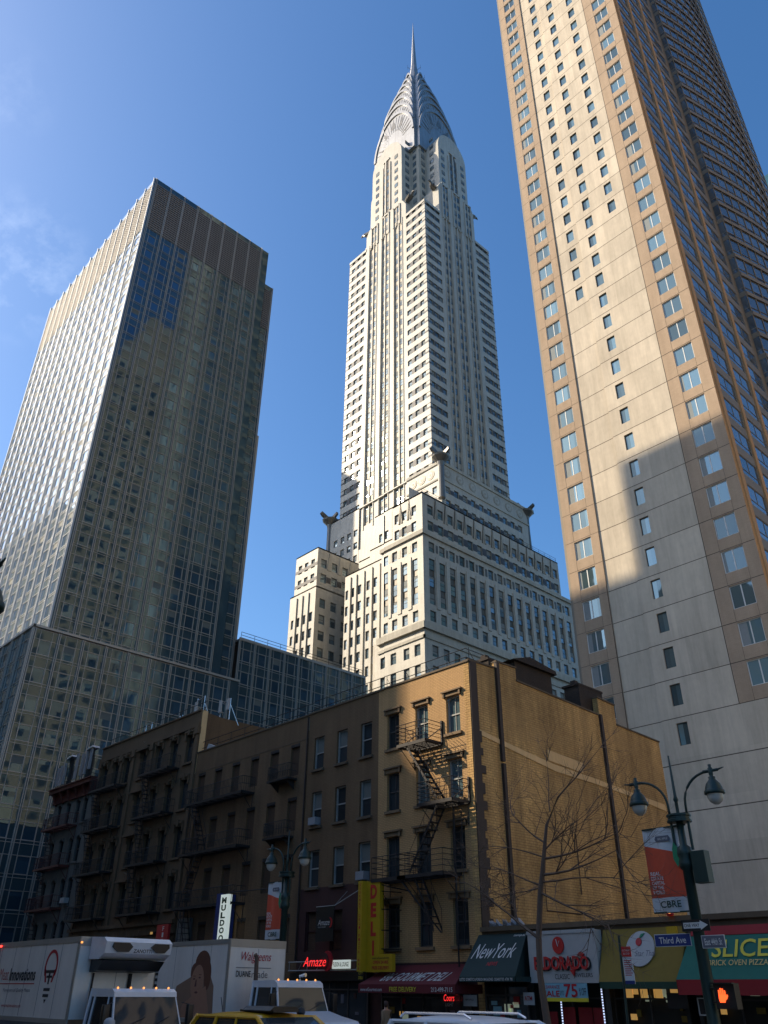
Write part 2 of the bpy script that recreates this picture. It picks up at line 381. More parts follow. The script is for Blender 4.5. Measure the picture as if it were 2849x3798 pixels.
# windows: shared meshes, the 100 that show largest as parts, the rest in one
WM = {}
def window_geo(w, h, kind, var):
    a = MB(); f = .055 if w < 1.5 else .07; x = w/2
    if kind == 'strip': f = .04
    a.box(-x, -x+f, -.07, 0, 0, h, 0); a.box(x-f, x, -.07, 0, 0, h, 0); a.box(-x+f, x-f, -.07, 0, 0, f, 0); a.box(-x+f, x-f, -.07, 0, h-f, h, 0)
    g = [(-x+f, x-f, f, h-f)]
    if kind in ('sash', 'sashfar'):
        zz = h*(.5 if kind == 'sashfar' else .47); a.box(-x+f, x-f, -.062, 0, zz-.03, zz+.03, 0)
    if kind == 'arched': a.box(-x+f, x-f, -.062, 0, h*.45, h*.45+.06, 0)
    if kind == 'pair': a.box(-.045, .045, -.062, 0, f, h-f, 0)
    if kind == 'cross': a.box(-.025, .025, -.062, 0, h*.3, h-f, 0); a.box(-x+f, x-f, -.062, 0, h*.28, h*.28+.05, 0)
    a.face([(-x+f, -.03, f), (x-f, -.03, f), (x-f, -.03, h-f), (-x+f, -.03, h-f)], 1)
    if var % 5 in (1, 2, 4) and kind in ('sash', 'sashfar', 'pair', 'strip'):
        q = {1: .5, 2: .25, 4: .72}[var % 5]
        if kind == 'pair': a.face([(-x+f, -.033, f), (-x+f+(x-f)*q, -.033, f), (-x+f+(x-f)*q, -.033, h-f), (-x+f, -.033, h-f)], 2)
        else: a.face([(-x+f, -.033, h-f-(h-2*f)*q), (x-f, -.033, h-f-(h-2*f)*q), (x-f, -.033, h-f), (-x+f, -.033, h-f)], 2)
    return a
class Wins:
    def __init__(s, parent, most=100): s.p = parent; s.l = []; s.most = most
    def add(s, fr, u, z, w, h, kind='sash', mats=('winframe', 'glass_dark', 'blind'), rec=.2, var=None, back=None):
        s.l.append((fr, u, z, w, h, kind, mats, rec, random.randrange(15) if var is None else var))
    def done(s, name='window'):
        def size(e):
            p = project(e[0].P(e[1], e[2]+e[4]/2))
            if p is None or not (-60 < p[0] < 2909 and -60 < p[1] < 3858): return 0
            fr = e[0]; c = Vector(fr.P(e[1], e[2])); n = Vector(fr.P(e[1], e[2], -1))-c; v = (CAMP-c)
            if n.dot(v) <= 0: return 0
            return e[3]*e[4]*n.dot(v)/v.length**3
        s.l.sort(key=size, reverse=True)
        for e in s.l[:s.most]:
            fr, u, z, w, h, kind, mats, rec, var = e
            key = (round(w, 2), round(h, 2), kind, mats, var % 5)
            if key not in WM:
                a = window_geo(w, h, kind, var); me = D.meshes.new(name); me.from_pydata(a.v, [], a.f)
                for q in mats: me.materials.append(M[q])
                me.polygons.foreach_set('material_index', a.m); WM[key] = me
            link(name, WM[key], fr.P(u, z, rec), s.p, fr.rot())
        rest = s.l[s.most:]
        if rest:
            b = MB(); ml = []
            for fr, u, z, w, h, kind, mats, rec, var in rest:
                a = window_geo(w, h, kind, var); n = len(b.v); c, si = math.cos(fr.rot()), math.sin(fr.rot()); o = fr.P(u, z, rec)
                b.v += [(o[0]+x*c-y*si, o[1]+x*si+y*c, o[2]+q) for x, y, q in a.v]
                b.f += [[n+i for i in f] for f in a.f]
                for q in a.m:
                    if mats[q] not in ml: ml.append(mats[q])
                    b.m.append(ml.index(mats[q]))
            tag(b.build(name+'_grid', ml, s.p), kind='stuff')
def text(s, fr, u, z, width, height, mat, parent, bold=.0, shear=0, depth=.02, d=-.012, name='lettering', box=None, rotz=None):
    """lettering centred at u with its foot at z, stretched to width and height"""
    c = D.curves.new(name, 'FONT'); c.body = s; c.align_x = 'CENTER'; c.align_y = 'CENTER'; c.offset = bold; c.shear = shear; c.resolution_u = 3
    o = D.objects.new(name, c); COL.objects.link(o); bpy.context.view_layer.update()
    me = D.meshes.new_from_object(o.evaluated_get(bpy.context.evaluated_depsgraph_get()))
    vs = [v.co.copy() for v in me.vertices]; fs = [list(p.vertices) for p in me.polygons]
    D.objects.remove(o); D.curves.remove(c); D.meshes.remove(me)
    x0 = min(v.x for v in vs); x1 = max(v.x for v in vs); y0 = min(v.y for v in vs); y1 = max(v.y for v in vs)
    kx = width/(x1-x0); ky = (height/(y1-y0)) if height else kx
    b = MB(); n = len(vs)
    for v in vs: b.v.append(fr.P(u+(v.x-(x0+x1)/2)*kx, z+(v.y-y0)*ky, d))
    for f in fs: b.f.append(f); b.m.append(0)
    return b.build(name, mat, parent)

# ------------------------------------------------------------------ ground
def struct(name, mb, mat): return tag(mb.build(name, mat), kind='structure')
struct('ground', MB().box(-1500, 1500, -1500, 1500, -1, -.02), 'asphalt')
struct('road', MB().box(-600, 600, 3, 22.5, -.015, 0), 'asphalt')
b = MB()
for x in (0,): pass
for x0, x1 in ((-600, -178), (-160, -80), (-62, -9), (9, 600)):
    b.box(x0, x1, 22.66, 27.2, -.01, .14); b.box(x0, x1, -7.9, 2.84, -.01, .14)
struct('pavement', b, 'concrete')
b = MB()
for x0, x1 in ((-600, -178), (-160, -80), (-62, -9), (9, 600)):
    b.box(x0, x1, 22.5, 22.66, -.01, .15); b.box(x0, x1, 2.84, 3, -.01, .15)
struct('kerb', b, 'kerb')
b = MB()
for y in (6.9, 10.8, 14.7, 18.6):
    for i in range(-30, 30):
        if abs(i*9+2) > 10: b.box(i*9, i*9+3, y-.06, y+.06, 0, .004)
for i in range(12): b.box(-8.4, -5.4, 3.8+i*1.6, 4.5+i*1.6, 0, .004)
struct('road_marking', b, 'roadpaint')

exec_parts = []
# ------------------------------------------------------------------ the old art-deco skyscraper
def chrysler():
    cx, cy = -116.7, 121.5
    T = thing('art_deco_skyscraper', (cx, cy, 0), 'tall white brick skyscraper with stepped steel crown and needle spire, at the centre', 'skyscraper')
    W = Wins(T)
    wm = ('winframe_dark', 'glass_tower', 'blind_bright')
    b = MB()   # walls: 0 brick, 1 dark band, 2 spandrel, 3 dark spandrel, 4 stone
    FH = 3.4
    def shaft(fr, c0, half, bays, corners, Z0, Z1, corner_rows=None, depth=.32, botz=None):
        rects = []
        rows = [Z0+1+FH*k for k in range(int((Z1-Z0-2.2)/FH)+1)]
        for (a, e, top, bot) in bays: rects.append((c0+a, c0+e, bot, top))
        for cw in corners:
            for z in rows: rects.append((c0+cw-.68, c0+cw+.68, z, z+1.75))
        b.wall(fr, c0-half, c0+half, Z0, Z1, rects, .3, 0)
        for cw in corners:
            for z in rows: W.add(fr, c0+cw, z, 1.36, 1.75, 'sashfar', wm, .3)
        for sg in (-1, 1):
            cs = sorted(abs(q) for q in corners if q*sg > 0)
            if not cs: continue
            for z in rows:
                for q, r in zip(cs, cs[1:]):
                    u = sorted((c0+sg*(q+.68), c0+sg*(r-.68))); b.fbox(fr, u[0], u[1], z+.05, z+1.7, -.03, .02, 1)
                u = sorted((c0+sg*(cs[-1]+.68), c0+sg*(half+.03))); b.fbox(fr, u[0], u[1], z+.1, z+.62, -.03, .02, 1)
                b.fbox(fr, u[0], u[1], z+1.5, z+1.68, -.03, .02, 1)
        for (a, e, top, bot) in bays:
            b.wall(Fr(fr.k, fr.c+(depth if fr.k in 'ES' else -depth)), c0+a, c0+e, bot, top, (), 0, 2)
            n = 2; wd = (e-a)/2-.42; fr2 = Fr(fr.k, fr.c+(depth if fr.k in 'ES' else -depth))
            zz = bot+1
            while zz+1.9 < top-.6:
                for i in (0, 1):
                    u = c0+a+(e-a)*(.26 if i == 0 else .74)
                    W.add(fr2, u, zz, wd, 1.9, 'sashfar', wm, .0)
                zz += FH
            b.fbox(fr, c0+(a+e)/2-.17, c0+(a+e)/2+.17, bot, top, .06, depth, 0)
            for q in (a, e):
                s2 = 1 if q == a else -1
                u = sorted((c0+q, c0+q+s2*.14)); b.fbox(fr, u[0], u[1], bot, top, .12, depth, 0)
                u = sorted((c0+q-s2*.34, c0+q-s2*.12)); b.fbox(fr, u[0], u[1], bot-1, top+1, -.16, 0, 0)
                b.prism([(c0+q, top), (c0+q+s2*(e-a)*.32, top), (c0+q, top-(e-a)*.42)] if s2 > 0 else [(c0+q, top), (c0+q, top-(e-a)*.42), (c0+q+s2*(e-a)*.32, top)], fr, 0, .3, 0)
    X0, X1, Y0, Y1 = cx-16, cx+16, cy-13.6, cy+13.6
    E = Fr('E', Y0); Nf = Fr('N', X1)
    cE = [s*q for s in (-1, 1) for q in (9.4, 11.8, 14.2)]
    cN = [s*q for s in (-1, 1) for q in (8.3, 10.3, 12.2)]
    shaft(E, cx, 16, [(-1.6, 1.6, 190.9, 96), (3.9, 6.9, 190.9, 96), (-6.9, -3.9, 190.9, 96)], cE, 90, 191)
    shaft(Nf, cy, 13.6, [(-1.4, 1.4, 190.9, 96), (3.3, 5.9, 190.9, 96), (-5.9, -3.3, 190.9, 96)], cN, 90, 191)
    b.wall(Fr('S', X0), Y0, Y1, 60, 191); b.wall(Fr('W', Y1), X0, X1, 60, 191)
    b.box(X0+.01, X1-.01, Y0+.01, Y1-.01, 190.7, 191.02, 0)
    b.fbox(E, X0, cx-8.5, 190.7, 191.7, -.15, .5); b.fbox(E, cx+8.5, X1, 190.7, 191.7, -.15, .5)
    b.fbox(Nf, Y0, cy-7.5, 190.7, 191.7, -.15, .5); b.fbox(Nf, cy+7.5, Y1, 190.7, 191.7, -.15, .5)
    # shoulders above the shaft
    def shoulder(fr, c0, half, top):
        rects = []; bays = [(-1.6, 1.6, top+3, 191), (3.6, 6.2, top-1.5, 191), (-6.2, -3.6, top-1.5, 191)]
        b.prism([(c0-half, 191), (c0+half, 191), (c0+half, top-3), (c0+half-1.2, top-.6), (c0+half-2.8, top), (c0-half+2.8, top), (c0-half+1.2, top-.6), (c0-half, top-3)], fr, 0, 27.2 if fr.k == 'E' else 32)
        for a, e, t, z0 in bays:
            b.fbox(fr, c0+a, c0+e, z0, min(t, top-1), -.02, .01, 2)
            b.fbox(fr, c0+(a+e)/2-.15, c0+(a+e)/2+.15, z0, min(t, top-1), -.2, .01, 0)
            for q in (a, e): b.fbox(fr, c0+q-.22, c0+q+.22, z0-1, min(t, top-1)+.7, -.3, .01, 0)
            b.fbox(fr, c0+a, c0+e, min(t, top-1), min(t, top-1)+.7, -.3, .01, 0)
            z = z0+1.2
            while z+1.9 < min(t, top-1):
                for i in (.27, .73): W.add(fr, c0+a+(e-a)*i, z, (e-a)/2-.5, 1.9, 'sashfar', wm, -.03)
                z += FH
    shoulder(E, cx, 8.6, 199.5); shoulder(Nf, cy, 7.6, 206)
    # upper tower: two crossing arms with rounded tops, corner core between
    def arch(half, z0, zs, za, n=10, pw=2.1):
        p = [(-half, z0), (half, z0), (half, zs)]
        for i in range(1, n): t = i/n; p.append((half*math.cos(t*math.pi/2)**(2/pw)*1.0, zs+(za-zs)*math.sin(t*math.pi/2)**(2/pw)))
        p.append((0, za)); q = [(-a, z) for a, z in p[3:-1]][::-1]
        return p+q+[(-half, zs)]
    def arm(fr, c0, half, z0, zs, za, d1, mi=0, o=0):
        b.prism([(c0+a, z) for a, z in arch(half, z0, zs, za)], fr, o, d1, mi)
    EA = Fr('E', cy-13.3); NA = Fr('N', cx+15.4)
    arm(EA, cx, 6.75, 190, 223, 231.5, 26.6); arm(NA, cy, 6.2, 190, 224, 232.5, 30.8)
    for fr, c0, hf, zb in ((EA, cx, 6.75, 200.3), (NA, cy, 6.2, 206.8)):
        b.fbox(fr, c0-1.5, c0+1.5, zb, 222.5, -.02, .01, 3)
        b.prism([(c0-1.5, 222.5), (c0+1.5, 222.5), (c0+.9, 224.2), (c0-.9, 224.2)], fr, -.02, .01, 3)
        for q in (-1.8, 0, 1.8): b.fbox(fr, c0+q-.25, c0+q+.25, zb, 222.5 if q else 224.2, -.3, .01)
        b.fbox(fr, c0-1.5, c0+1.5, 224.2, 225, -.3, .01)
        z = zb+1
        while z < 221:
            for q in (-.8, .8): W.add(fr, c0+q, z, 1.0, 1.9, 'sashfar', wm, -.03)
            z += FH
        z = zb+1
        while z < 222:
            for q in (-4.4, 4.4): W.add(fr, c0+q, z, 1.3, 1.6, 'sashfar', wm, -.03)
            z += FH
    # core corners, dark strips with windows
    b.box(cx-10, cx+10, cy-9.2, cy+9.2, 190, 231.5, 4)
    for k in range(11):
        z = 194+3.4*k
        for fr, u in ((Fr('E', cy-9.2), cx+8.2), (Fr('E', cy-9.2), cx-8.2), (Fr('N', cx+10), cy-7.4), (Fr('N', cx+10), cy+7.4)):
            W.add(fr, u, z, 1.35, 1.9, 'sashfar', wm, -.03)
        W.add(Fr('N', cx+6.75), cy-11, z, 1.5, 1.7, 'sashfar', wm, -.03)
        W.add(Fr('E', cy-6.2), cx+12.6, z, 1.5, 1.7, 'sashfar', wm, -.03)
    for fr, c0 in ((Fr('N', cx+6.75), cy-11), ):
        for k in range(0): b.fbox(fr, c0-2.2, c0+2.2, 194.3+3.4*k+1.9, 194.3+3.4*k+2.6, -.04, .01, 1)
    for k in range(0): b.fbox(Fr('E', cy-6.2), cx+10, cx+15.3, 196.2+3.4*k, 196.9+3.4*k, -.04, .01, 1)
    # ---- the base: north bar, zigzag attic, centre and south wing
    def block(x0, x1, y0, y1, z0, z1, mi=0):
        b.box(x0, x1, y0, y1, z1-.3, z1, mi)
        b.wall(Fr('S', x0), y0, y1, z0, z1, (), 0, mi); b.wall(Fr('W', y1), x0, x1, z0, z1, (), 0, mi)
    # lower block, up to the cornice
    block(-98.3, -86.9, 90, 136.2, 0, 55)
    ncol = [92.6+2.72*i for i in range(16)]
    def rowsof(fr, cols, wd, zs, h, U0, U1, Z0, Z1, mi=0, kind='sashfar'):
        rects = [(c-wd/2, c+wd/2, z, z+h) for c in cols for z in zs]
        b.wall(fr, U0, U1, Z0, Z1, rects, .3, mi)
        for c in cols:
            for z in zs: W.add(fr, c, z, wd, h, kind, wm, .3)
    zlow = [2.5+3.55*i for i in range(14)]; zlow[-1] = 49.6
    rowsof(Fr('N', -86.9), ncol, 1.5, [3+3.6*i for i in range(14)], 2.0, 90, 136.2, 0, 55)
    rowsof(Fr('E', 90), [-88.6, -91.2, -94.4, -97.2], 1.4, [3+3.6*i for i in range(14)], 2.0, -98.3, -86.9, 0, 55)
    # rounded south end of the lower block
    prev = (-98.3, 90)
    for i in range(1, 6):
        t = i/5*math.pi/2; q = (-98.3-4.2*math.sin(t), 90+4.2*(1-math.cos(t)))
        b.face([(prev[0], prev[1], 0), (q[0], q[1], 0), (q[0], q[1], 55), (prev[0], prev[1], 55)], 0); prev = q
    b.face([(-98.3, 90, 54.9), (-98.3, 96, 54.9), (-102.5, 94.2, 54.9)], 0)
    b.fbox(Fr('N', -86.9), 89.6, 136.5, 54.2, 55.4, -.5, .1, 4); b.fbox(Fr('E', 90), -98.5, -86.5, 54.2, 55.4, -.5, .1, 4)
    b.fbox(Fr('N', -86.9), 89.8, 136.4, 52.6, 53.1, -.2, .1, 4); b.fbox(Fr('E', 90), -98.5, -86.7, 52.6, 53.1, -.2, .1, 4)
    # pilaster block 55-73
    block(-98.3, -87.2, 90.4, 136, 55, 73)
    def pil(fr, cols, U0, U1, wd=1.5):
        rects = [(c-wd/2, c+wd/2, 59.4, 68.2) for c in cols]+[(c-wd/2, c+wd/2, 56.2, 58.2) for c in cols]+[(c-wd/2, c+wd/2, 69.6, 71.6) for c in cols]
        b.wall(fr, U0, U1, 55, 73, rects, .3)
        fr2 = Fr(fr.k, fr.c+(.5 if fr.k in 'ES' else -.5))
        for c in cols:
            b.wall(Fr(fr.k, fr.c+(.3 if fr.k in 'ES' else -.3)), c-wd/2, c+wd/2, 59.4, 68.2, (), 0, 3)
            for z in (59.5, 62.8, 66.1): W.add(fr, c, z, wd, 2.1, 'sashfar', wm, .26)
            W.add(fr, c, 56.2, wd, 2.0, 'sashfar', wm, .3); W.add(fr, c, 69.6, wd, 2.0, 'sashfar', wm, .3)
        cs = sorted(cols)
        for p, q in zip(cs, cs[1:]):
            b.fbox(fr, p+wd/2+.18, q-wd/2-.18, 58.8, 68.9, -.14, .1)
            b.fbox(fr, (p+q)/2-.3, (p+q)/2+.3, 69.8, 71.4, -.03, .02, 3)
    pil(Fr('N', -87.2), ncol, 90.4, 136); pil(Fr('E', 90.4), [-89.3, -91.9, -94.5, -96.9], -98.3, -87.2, 1.35)
    b.fbox(Fr('N', -87.2), 90.1, 136.2, 72.6, 73.4, -.35, .1, 4); b.fbox(Fr('E', 90.4), -98.5, -86.9, 72.6, 73.4, -.35, .1, 4)
    # zigzag attic 73-81.5
    block(-95.2, -87.3, 90.5, 132, 73, 81.5)
    def zig(fr, cols, U0, U1, wd=1.5):
        rects = [(c-wd/2, c+wd/2, z, z+2.0) for c in cols for z in (74.0, 77.4)]
        b.wall(fr, U0, U1, 73, 81.5, rects, .3)
        for c in cols:
            for z in (74.0, 77.4): W.add(fr, c, z, wd, 2.0, 'sashfar', wm, .3)
        cs = sorted(cols)
        for p, q in zip(cs, cs[1:]):
            b.fbox(fr, p+wd/2, q-wd/2, 74.3, 75.8, -.03, .02, 1); mm_ = (p+q)/2
            for k in range(2):
                b.prism([(mm_-.55+.18*k, 77.0), (mm_-.3+.1*k, 77.0), (mm_, 80.6-.8*k), (mm_+.3-.1*k, 77.0), (mm_+.55-.18*k, 77.0), (mm_, 81.3-.8*k)], fr, -.12-.05*k, .02, 4 if k else 3)
    zig(Fr('N', -87.3), ncol[:15], 90.5, 132); zig(Fr('E', 90.5), [-89.5, -92.0, -94.0], -95.2, -87.3, 1.25)
    # middle: south of the bar, between the wings
    block(-113, -97, 94, 108, 0, 74.5)
    def midbays(fr, U0, U1, Z1, cols, z0=20):
        rects = [(c-.6, c+.6, z, z+2.0) for c in cols for z in [z0+3.5*i for i in range(int((Z1-z0-2)/3.5))]]
        b.wall(fr, U0, U1, 0, Z1, rects, .3)
        for r in rects: W.add(fr, (r[0]+r[1])/2, r[2], 1.2, 2.0, 'sashfar', wm, .3)
        cs = sorted(cols)
        for p, q in zip(cs, cs[1:]): b.fbox(fr, (p+q)/2-.3, (p+q)/2+.3, z0-2, Z1-1, -.25, .05)
    midbays(Fr('E', 94), -113, -97, 74.5, [-99.4, -101.4, -104.0, -105.9, -108.6, -110.5, -112.2])
    block(-109, -97.2, 97, 108, 74.5, 80); b.wall(Fr('E', 97), -109, -97.2, 74.5, 80)
    block(-113, -109, 97.5, 108, 74, 79); b.wall(Fr('E', 97.5), -113, -109, 74, 79); b.wall(Fr('N', -97.2), 97, 108, 60, 90)
    block(-111, -96.5, 100, 108, 80, 90); midbays(Fr('E', 100), -111, -96.5, 90, [-98.6, -101.6, -103.6, -107, -109], 62)
    block(-119, -112, 100, 108, 0, 70); midbays(Fr('E', 100), -119, -113, 70, [-114.2, -116, -117.6])
    # south wing
    block(-126.6, -118, 90.5, 108, 0, 73); midbays(Fr('E', 90.5), -126.6, -118, 73, [-119.4, -121.3, -123.4, -125.2])
    rowsof(Fr('N', -118), [92.3, 95.2, 98.1], 1.5, [23+3.5*i for i in range(14)], 2.0, 90.5, 100.1, 0, 73)
    b.wall(Fr('N', -118), 100, 108, 70, 73)
    block(-125.5, -118.1, 90.6, 107, 73, 82)
    rowsof(Fr('E', 90.6), [-119.6, -121.8, -123.9], 1.25, [74.2, 77.6], 2.0, -125.5, -118.1, 73, 82)
    rowsof(Fr('N', -118.1), [92.3, 95.2, 98.1, 101, 104], 1.5, [74.2, 77.6], 2.0, 90.6, 107, 73, 82)
    for z in (74.4, 77.8): b.fbox(Fr('E', 90.6), -125.5, -118.07, z+.1, z+.8, -.03, .02, 1)
    for c in (93.7, 96.6, 99.5, 102.5):
        b.fbox(Fr('N', -118.1), c-.6, c+.6, 74.5, 75.8, -.03, .02, 1)
        b.prism([(c-.5, 77.4), (c, 81.8), (c+.5, 77.4)], Fr('N', -118.1), -.1, .02, 4)
    block(-131, -126.6, 93, 110, 0, 61); midbays(Fr('E', 93), -131, -126.6, 61, [-127.9, -129.6])
    # block with winged urns, 80-101
    block(-136, -97.9, 107.55, 137.5, 60, 101.6)
    b.wall(Fr('E', 107.55), -136, cx-8.3, 60, 101.6, [(cx-q-.68, cx-q+.68, z, z+1.75) for q in (9.4, 11.8, 14.2, 16.8) for z in (84, 87.4, 90.8, 94.2)], .3)
    b.wall(Fr('E', 107.55), cx+8.3, -97.9, 60, 101.6, [(cx+q-.68, cx+q+.68, z, z+1.75) for q in (9.4, 11.8, 14.2, 16.8) for z in (84, 87.4, 90.8, 94.2)], .3)
    for q in (-16.8, -14.2, -11.8, -9.4, 9.4, 11.8, 14.2, 16.8):
        for z in (84, 87.4, 90.8, 94.2): W.add(Fr('E', 107.55), cx+q, z, 1.36, 1.75, 'sashfar', wm, .3)
    b.wall(Fr('E', 107.6), cx-8.4, cx+8.4, 60, 90.05)
    rc = [109.6+2.75*i for i in range(10)]
    rowsof(Fr('N', -97.9), rc, 1.5, (84, 87.4, 90.8, 94.2), 1.75, 107.55, 137.5, 60, 101.6)
    for z in (84, 87.4, 90.8, 94.2):
        for p, q in zip(rc, rc[1:]): b.fbox(Fr('N', -97.9), p+.75, q-.75, z+.1, z+1.2, -.03, .02, 1)
    b.fbox(Fr('N', -97.9), 107.3, 137.7, 97.2, 97.6, -.2, .1, 4); b.fbox(Fr('N', -97.9), 107.3, 137.7, 101.2, 101.9, -.25, .1, 4)
    b.fbox(Fr('E', 107.55), cx+8.3, -97.7, 97.2, 97.6, -.2, .1, 4); b.fbox(Fr('E', 107.55), cx+8.3, -97.7, 101.2, 101.9, -.25, .1, 4)
    for i in range(7):   # wheel frieze
        for fr, u in ((Fr('N', -97.9), 109.5+4.2*i), (Fr('E', 107.55), cx+10.3+2.7*i if i < 3 else None)):
            if u is None: continue
            o = [(u+1.2*math.cos(t*math.pi/6), 99.4+1.2*math.sin(t*math.pi/6)) for t in range(12)]
            b.prism(o, fr, -.08, .02, 2); b.prism([(u+(p-u)*.66, 99.4+(z-99.4)*.66) for p, z in o], fr, -.12, .02, 0)
            b.prism([(u+(p-u)*.25, 99.4+(z-99.4)*.25) for p, z in o], fr, -.16, .02, 2)
    b.box(-95, -87.6, 91, 131.6, 81.3, 81.6, 4)
    wl = b.build('wall', ['white_brick', 'grey_band', 'spandrel', 'spandrel_dark', 'limestone'], T)
    W.done()
    # crown
    cr = MB()
    lv = [(9.3, 10.3, 10.6, 226, 235, 251), (8.5, 9.5, 9.8, 232, 241.5, 256.5), (7.6, 8.5, 8.7, 238, 247.5, 262), (6.5, 7.3, 7.5, 243, 253, 267.5),
          (5.2, 5.8, 6.0, 248, 258.5, 273), (3.8, 4.3, 4.4, 254, 263.5, 278.5), (2.5, 2.9, 3.0, 260, 267.5, 284)]
    tri = MB(); rim = MB()
    for w_, le, ln, z0, zs, za in lv:
        for fr, c0, hl in ((Fr('E', cy-le), cx, le), (Fr('N', cx+ln), cy, ln)):
            prof = arch(w_, z0, zs, za, 12, 1.9); cr.prism([(c0+a, z) for a, z in prof], fr, 0, 2*hl)
            top = [(a, z) for a, z in prof if z > zs-.01]; top.sort(key=lambda t: t[0])
            # projecting rim and sunburst ribs on the gable, triangular windows beneath
            for (a, z), (e, y) in zip(top, top[1:]):
                k = .93
                rim.prism([(c0+a*1.01, z+.05), (c0+e*1.01, y+.05), (c0+e*k, zs+(y-zs)*k), (c0+a*k, zs+(z-zs)*k)], fr, -.35, .05)
            for i in range(1, 18):
                t = math.pi*i/18; a = w_*.9*math.cos(t); h = (za-zs)*.86*abs(math.sin(t)); r0 = .52
                cr.prism([(c0+a*r0-.06*w_/6, zs+h*r0), (c0+a-.07*w_/8, zs+h), (c0+a+.07*w_/8, zs+h), (c0+a*r0+.06*w_/8, zs+h*r0)], fr, -.1, .02)
            for i in range(5):
                t = math.pi*(i+.5)/5; c_, s_ = math.cos(t), math.sin(t); q = .72
                a = w_*q*c_; h = (za-zs)*q*s_; ww = w_*.13
                tri.prism([(c0+a*.78-ww*s_, zs+h*.78-ww*.4*c_*-1), (c0+a*.78+ww*s_, zs+h*.78+ww*.4*c_*-1), (c0+a*1.16, zs+h*1.16)], fr, -.06, .02)
    cr.build('crown', 'steel', T); rim.build('crown_rim', 'steel', T); tri.build('triangular_window', 'steel_dark', T)
    s = MB(); s.lathe((cx, cy, 0), [(3.9, 268), (3.1, 275), (2.2, 281), (1.65, 286), (1.05, 292), (.9, 296), (.52, 306), (.25, 314), (.04, 321)], 8); s.build('spire', 'steel', T)
    a = MB()
    for z, r in ((288.5, 1.5), (281, 2.3)):
        for k in range(6):
            t = k*math.pi/3+.3; x, y = cx+r*math.cos(t), cy+r*math.sin(t)
            a.tube([(cx+.8*r*math.cos(t), cy+.8*r*math.sin(t), z), (cx+1.8*r*math.cos(t), cy+1.8*r*math.sin(t), z+.6)], .07, 4); a.tube([(cx+1.8*r*math.cos(t), cy+1.8*r*math.sin(t), z-.8), (cx+1.8*r*math.cos(t), cy+1.8*r*math.sin(t), z+2)], .05, 4)
    a.build('aerial', 'steel_dark', T)
    # eagle gargoyles
    def eagle(p, dx, dy):
        e = MB(); d = Vector((dx, dy, 0)).normalized(); sd = Vector((-d.y, d.x, 0)); p = Vector(p)
        k = .68; Z_ = Vector((0, 0, 1))
        e.tube([p-d*1.2*k, p+d*1.0*k+Z_*.3, p+d*2.4*k+Z_*.6, p+d*3.3*k+Z_*1.1, p+d*4.0*k+Z_*1.1, p+d*4.7*k+Z_*.7], [1.0*k, 1.05*k, .7*k, .55*k, .5*k, .08], 8)
        for q in (-1, 1):
            for w_ in range(3): e.tube([p-d*.9*k+sd*q*.8*k+Z_*(.7-.45*w_)*k, p+d*(2.3-.25*w_)*k+sd*q*1.0*k+Z_*(.9-.5*w_)*k], [.3*k, .22*k], 5)
        e.build('eagle_gargoyle', 'steel_dark', T)
    eagle((cx+8.6, Y0+1, 199), 1, -.15); eagle((cx-8.6, Y0+1, 199), -1, -.15); eagle((X1-1.5, cy-7.6, 202.5), .2, -1); eagle((X1-1.2, cy+7.6, 203.5), .1, 1)
    eagle((X0+1, cy-8.5, 193.5), -1, -.3)
    # winged urns
    def urn(x, y, z):
        e = MB(); e.lathe((x, y, z), [(.2, -9), (.8, -8.8), (.7, -4), (.7, -.5), (.9, .4), (1.9, 1.5), (2.05, 1.9), (1.2, 2.3), (.2, 2.5)], 12)
        for q in (-1, 1):
            e.prism([(y+q*.3, z+2.3), (y+q*2.9, z+3.3), (y+q*3.2, z+2.7), (y+q*2.6, z+2.1), (y+q*1.2, z+1.6)], Fr('N', x), -.3, .3)
            e.prism([(x+q*.3, z+2.3), (x+q*2.6, z+3.2), (x+q*2.7, z+2.6), (x+q*1.2, z+1.6)], Fr('E', y), -.3, .3)
        e.build('winged_urn', 'steel_dark', T)
    urn(-97.9, 107.6, 101); urn(-98.5, 137.8, 99.5); urn(-136.2, 107.8, 101)
    g = MB()
    for u0, u1 in ((90.7, 131.8),):
        for z in (82.0, 82.5): g.tube([(-87.5, u0, z), (-87.5, u1, z)], .04, 4)
        for i in range(22): g.tube([(-87.5, u0+i*1.95, 81.5), (-87.5, u0+i*1.95, 82.5)], .035, 4)
    g.build('roof_railing', 'iron', T)
chrysler()

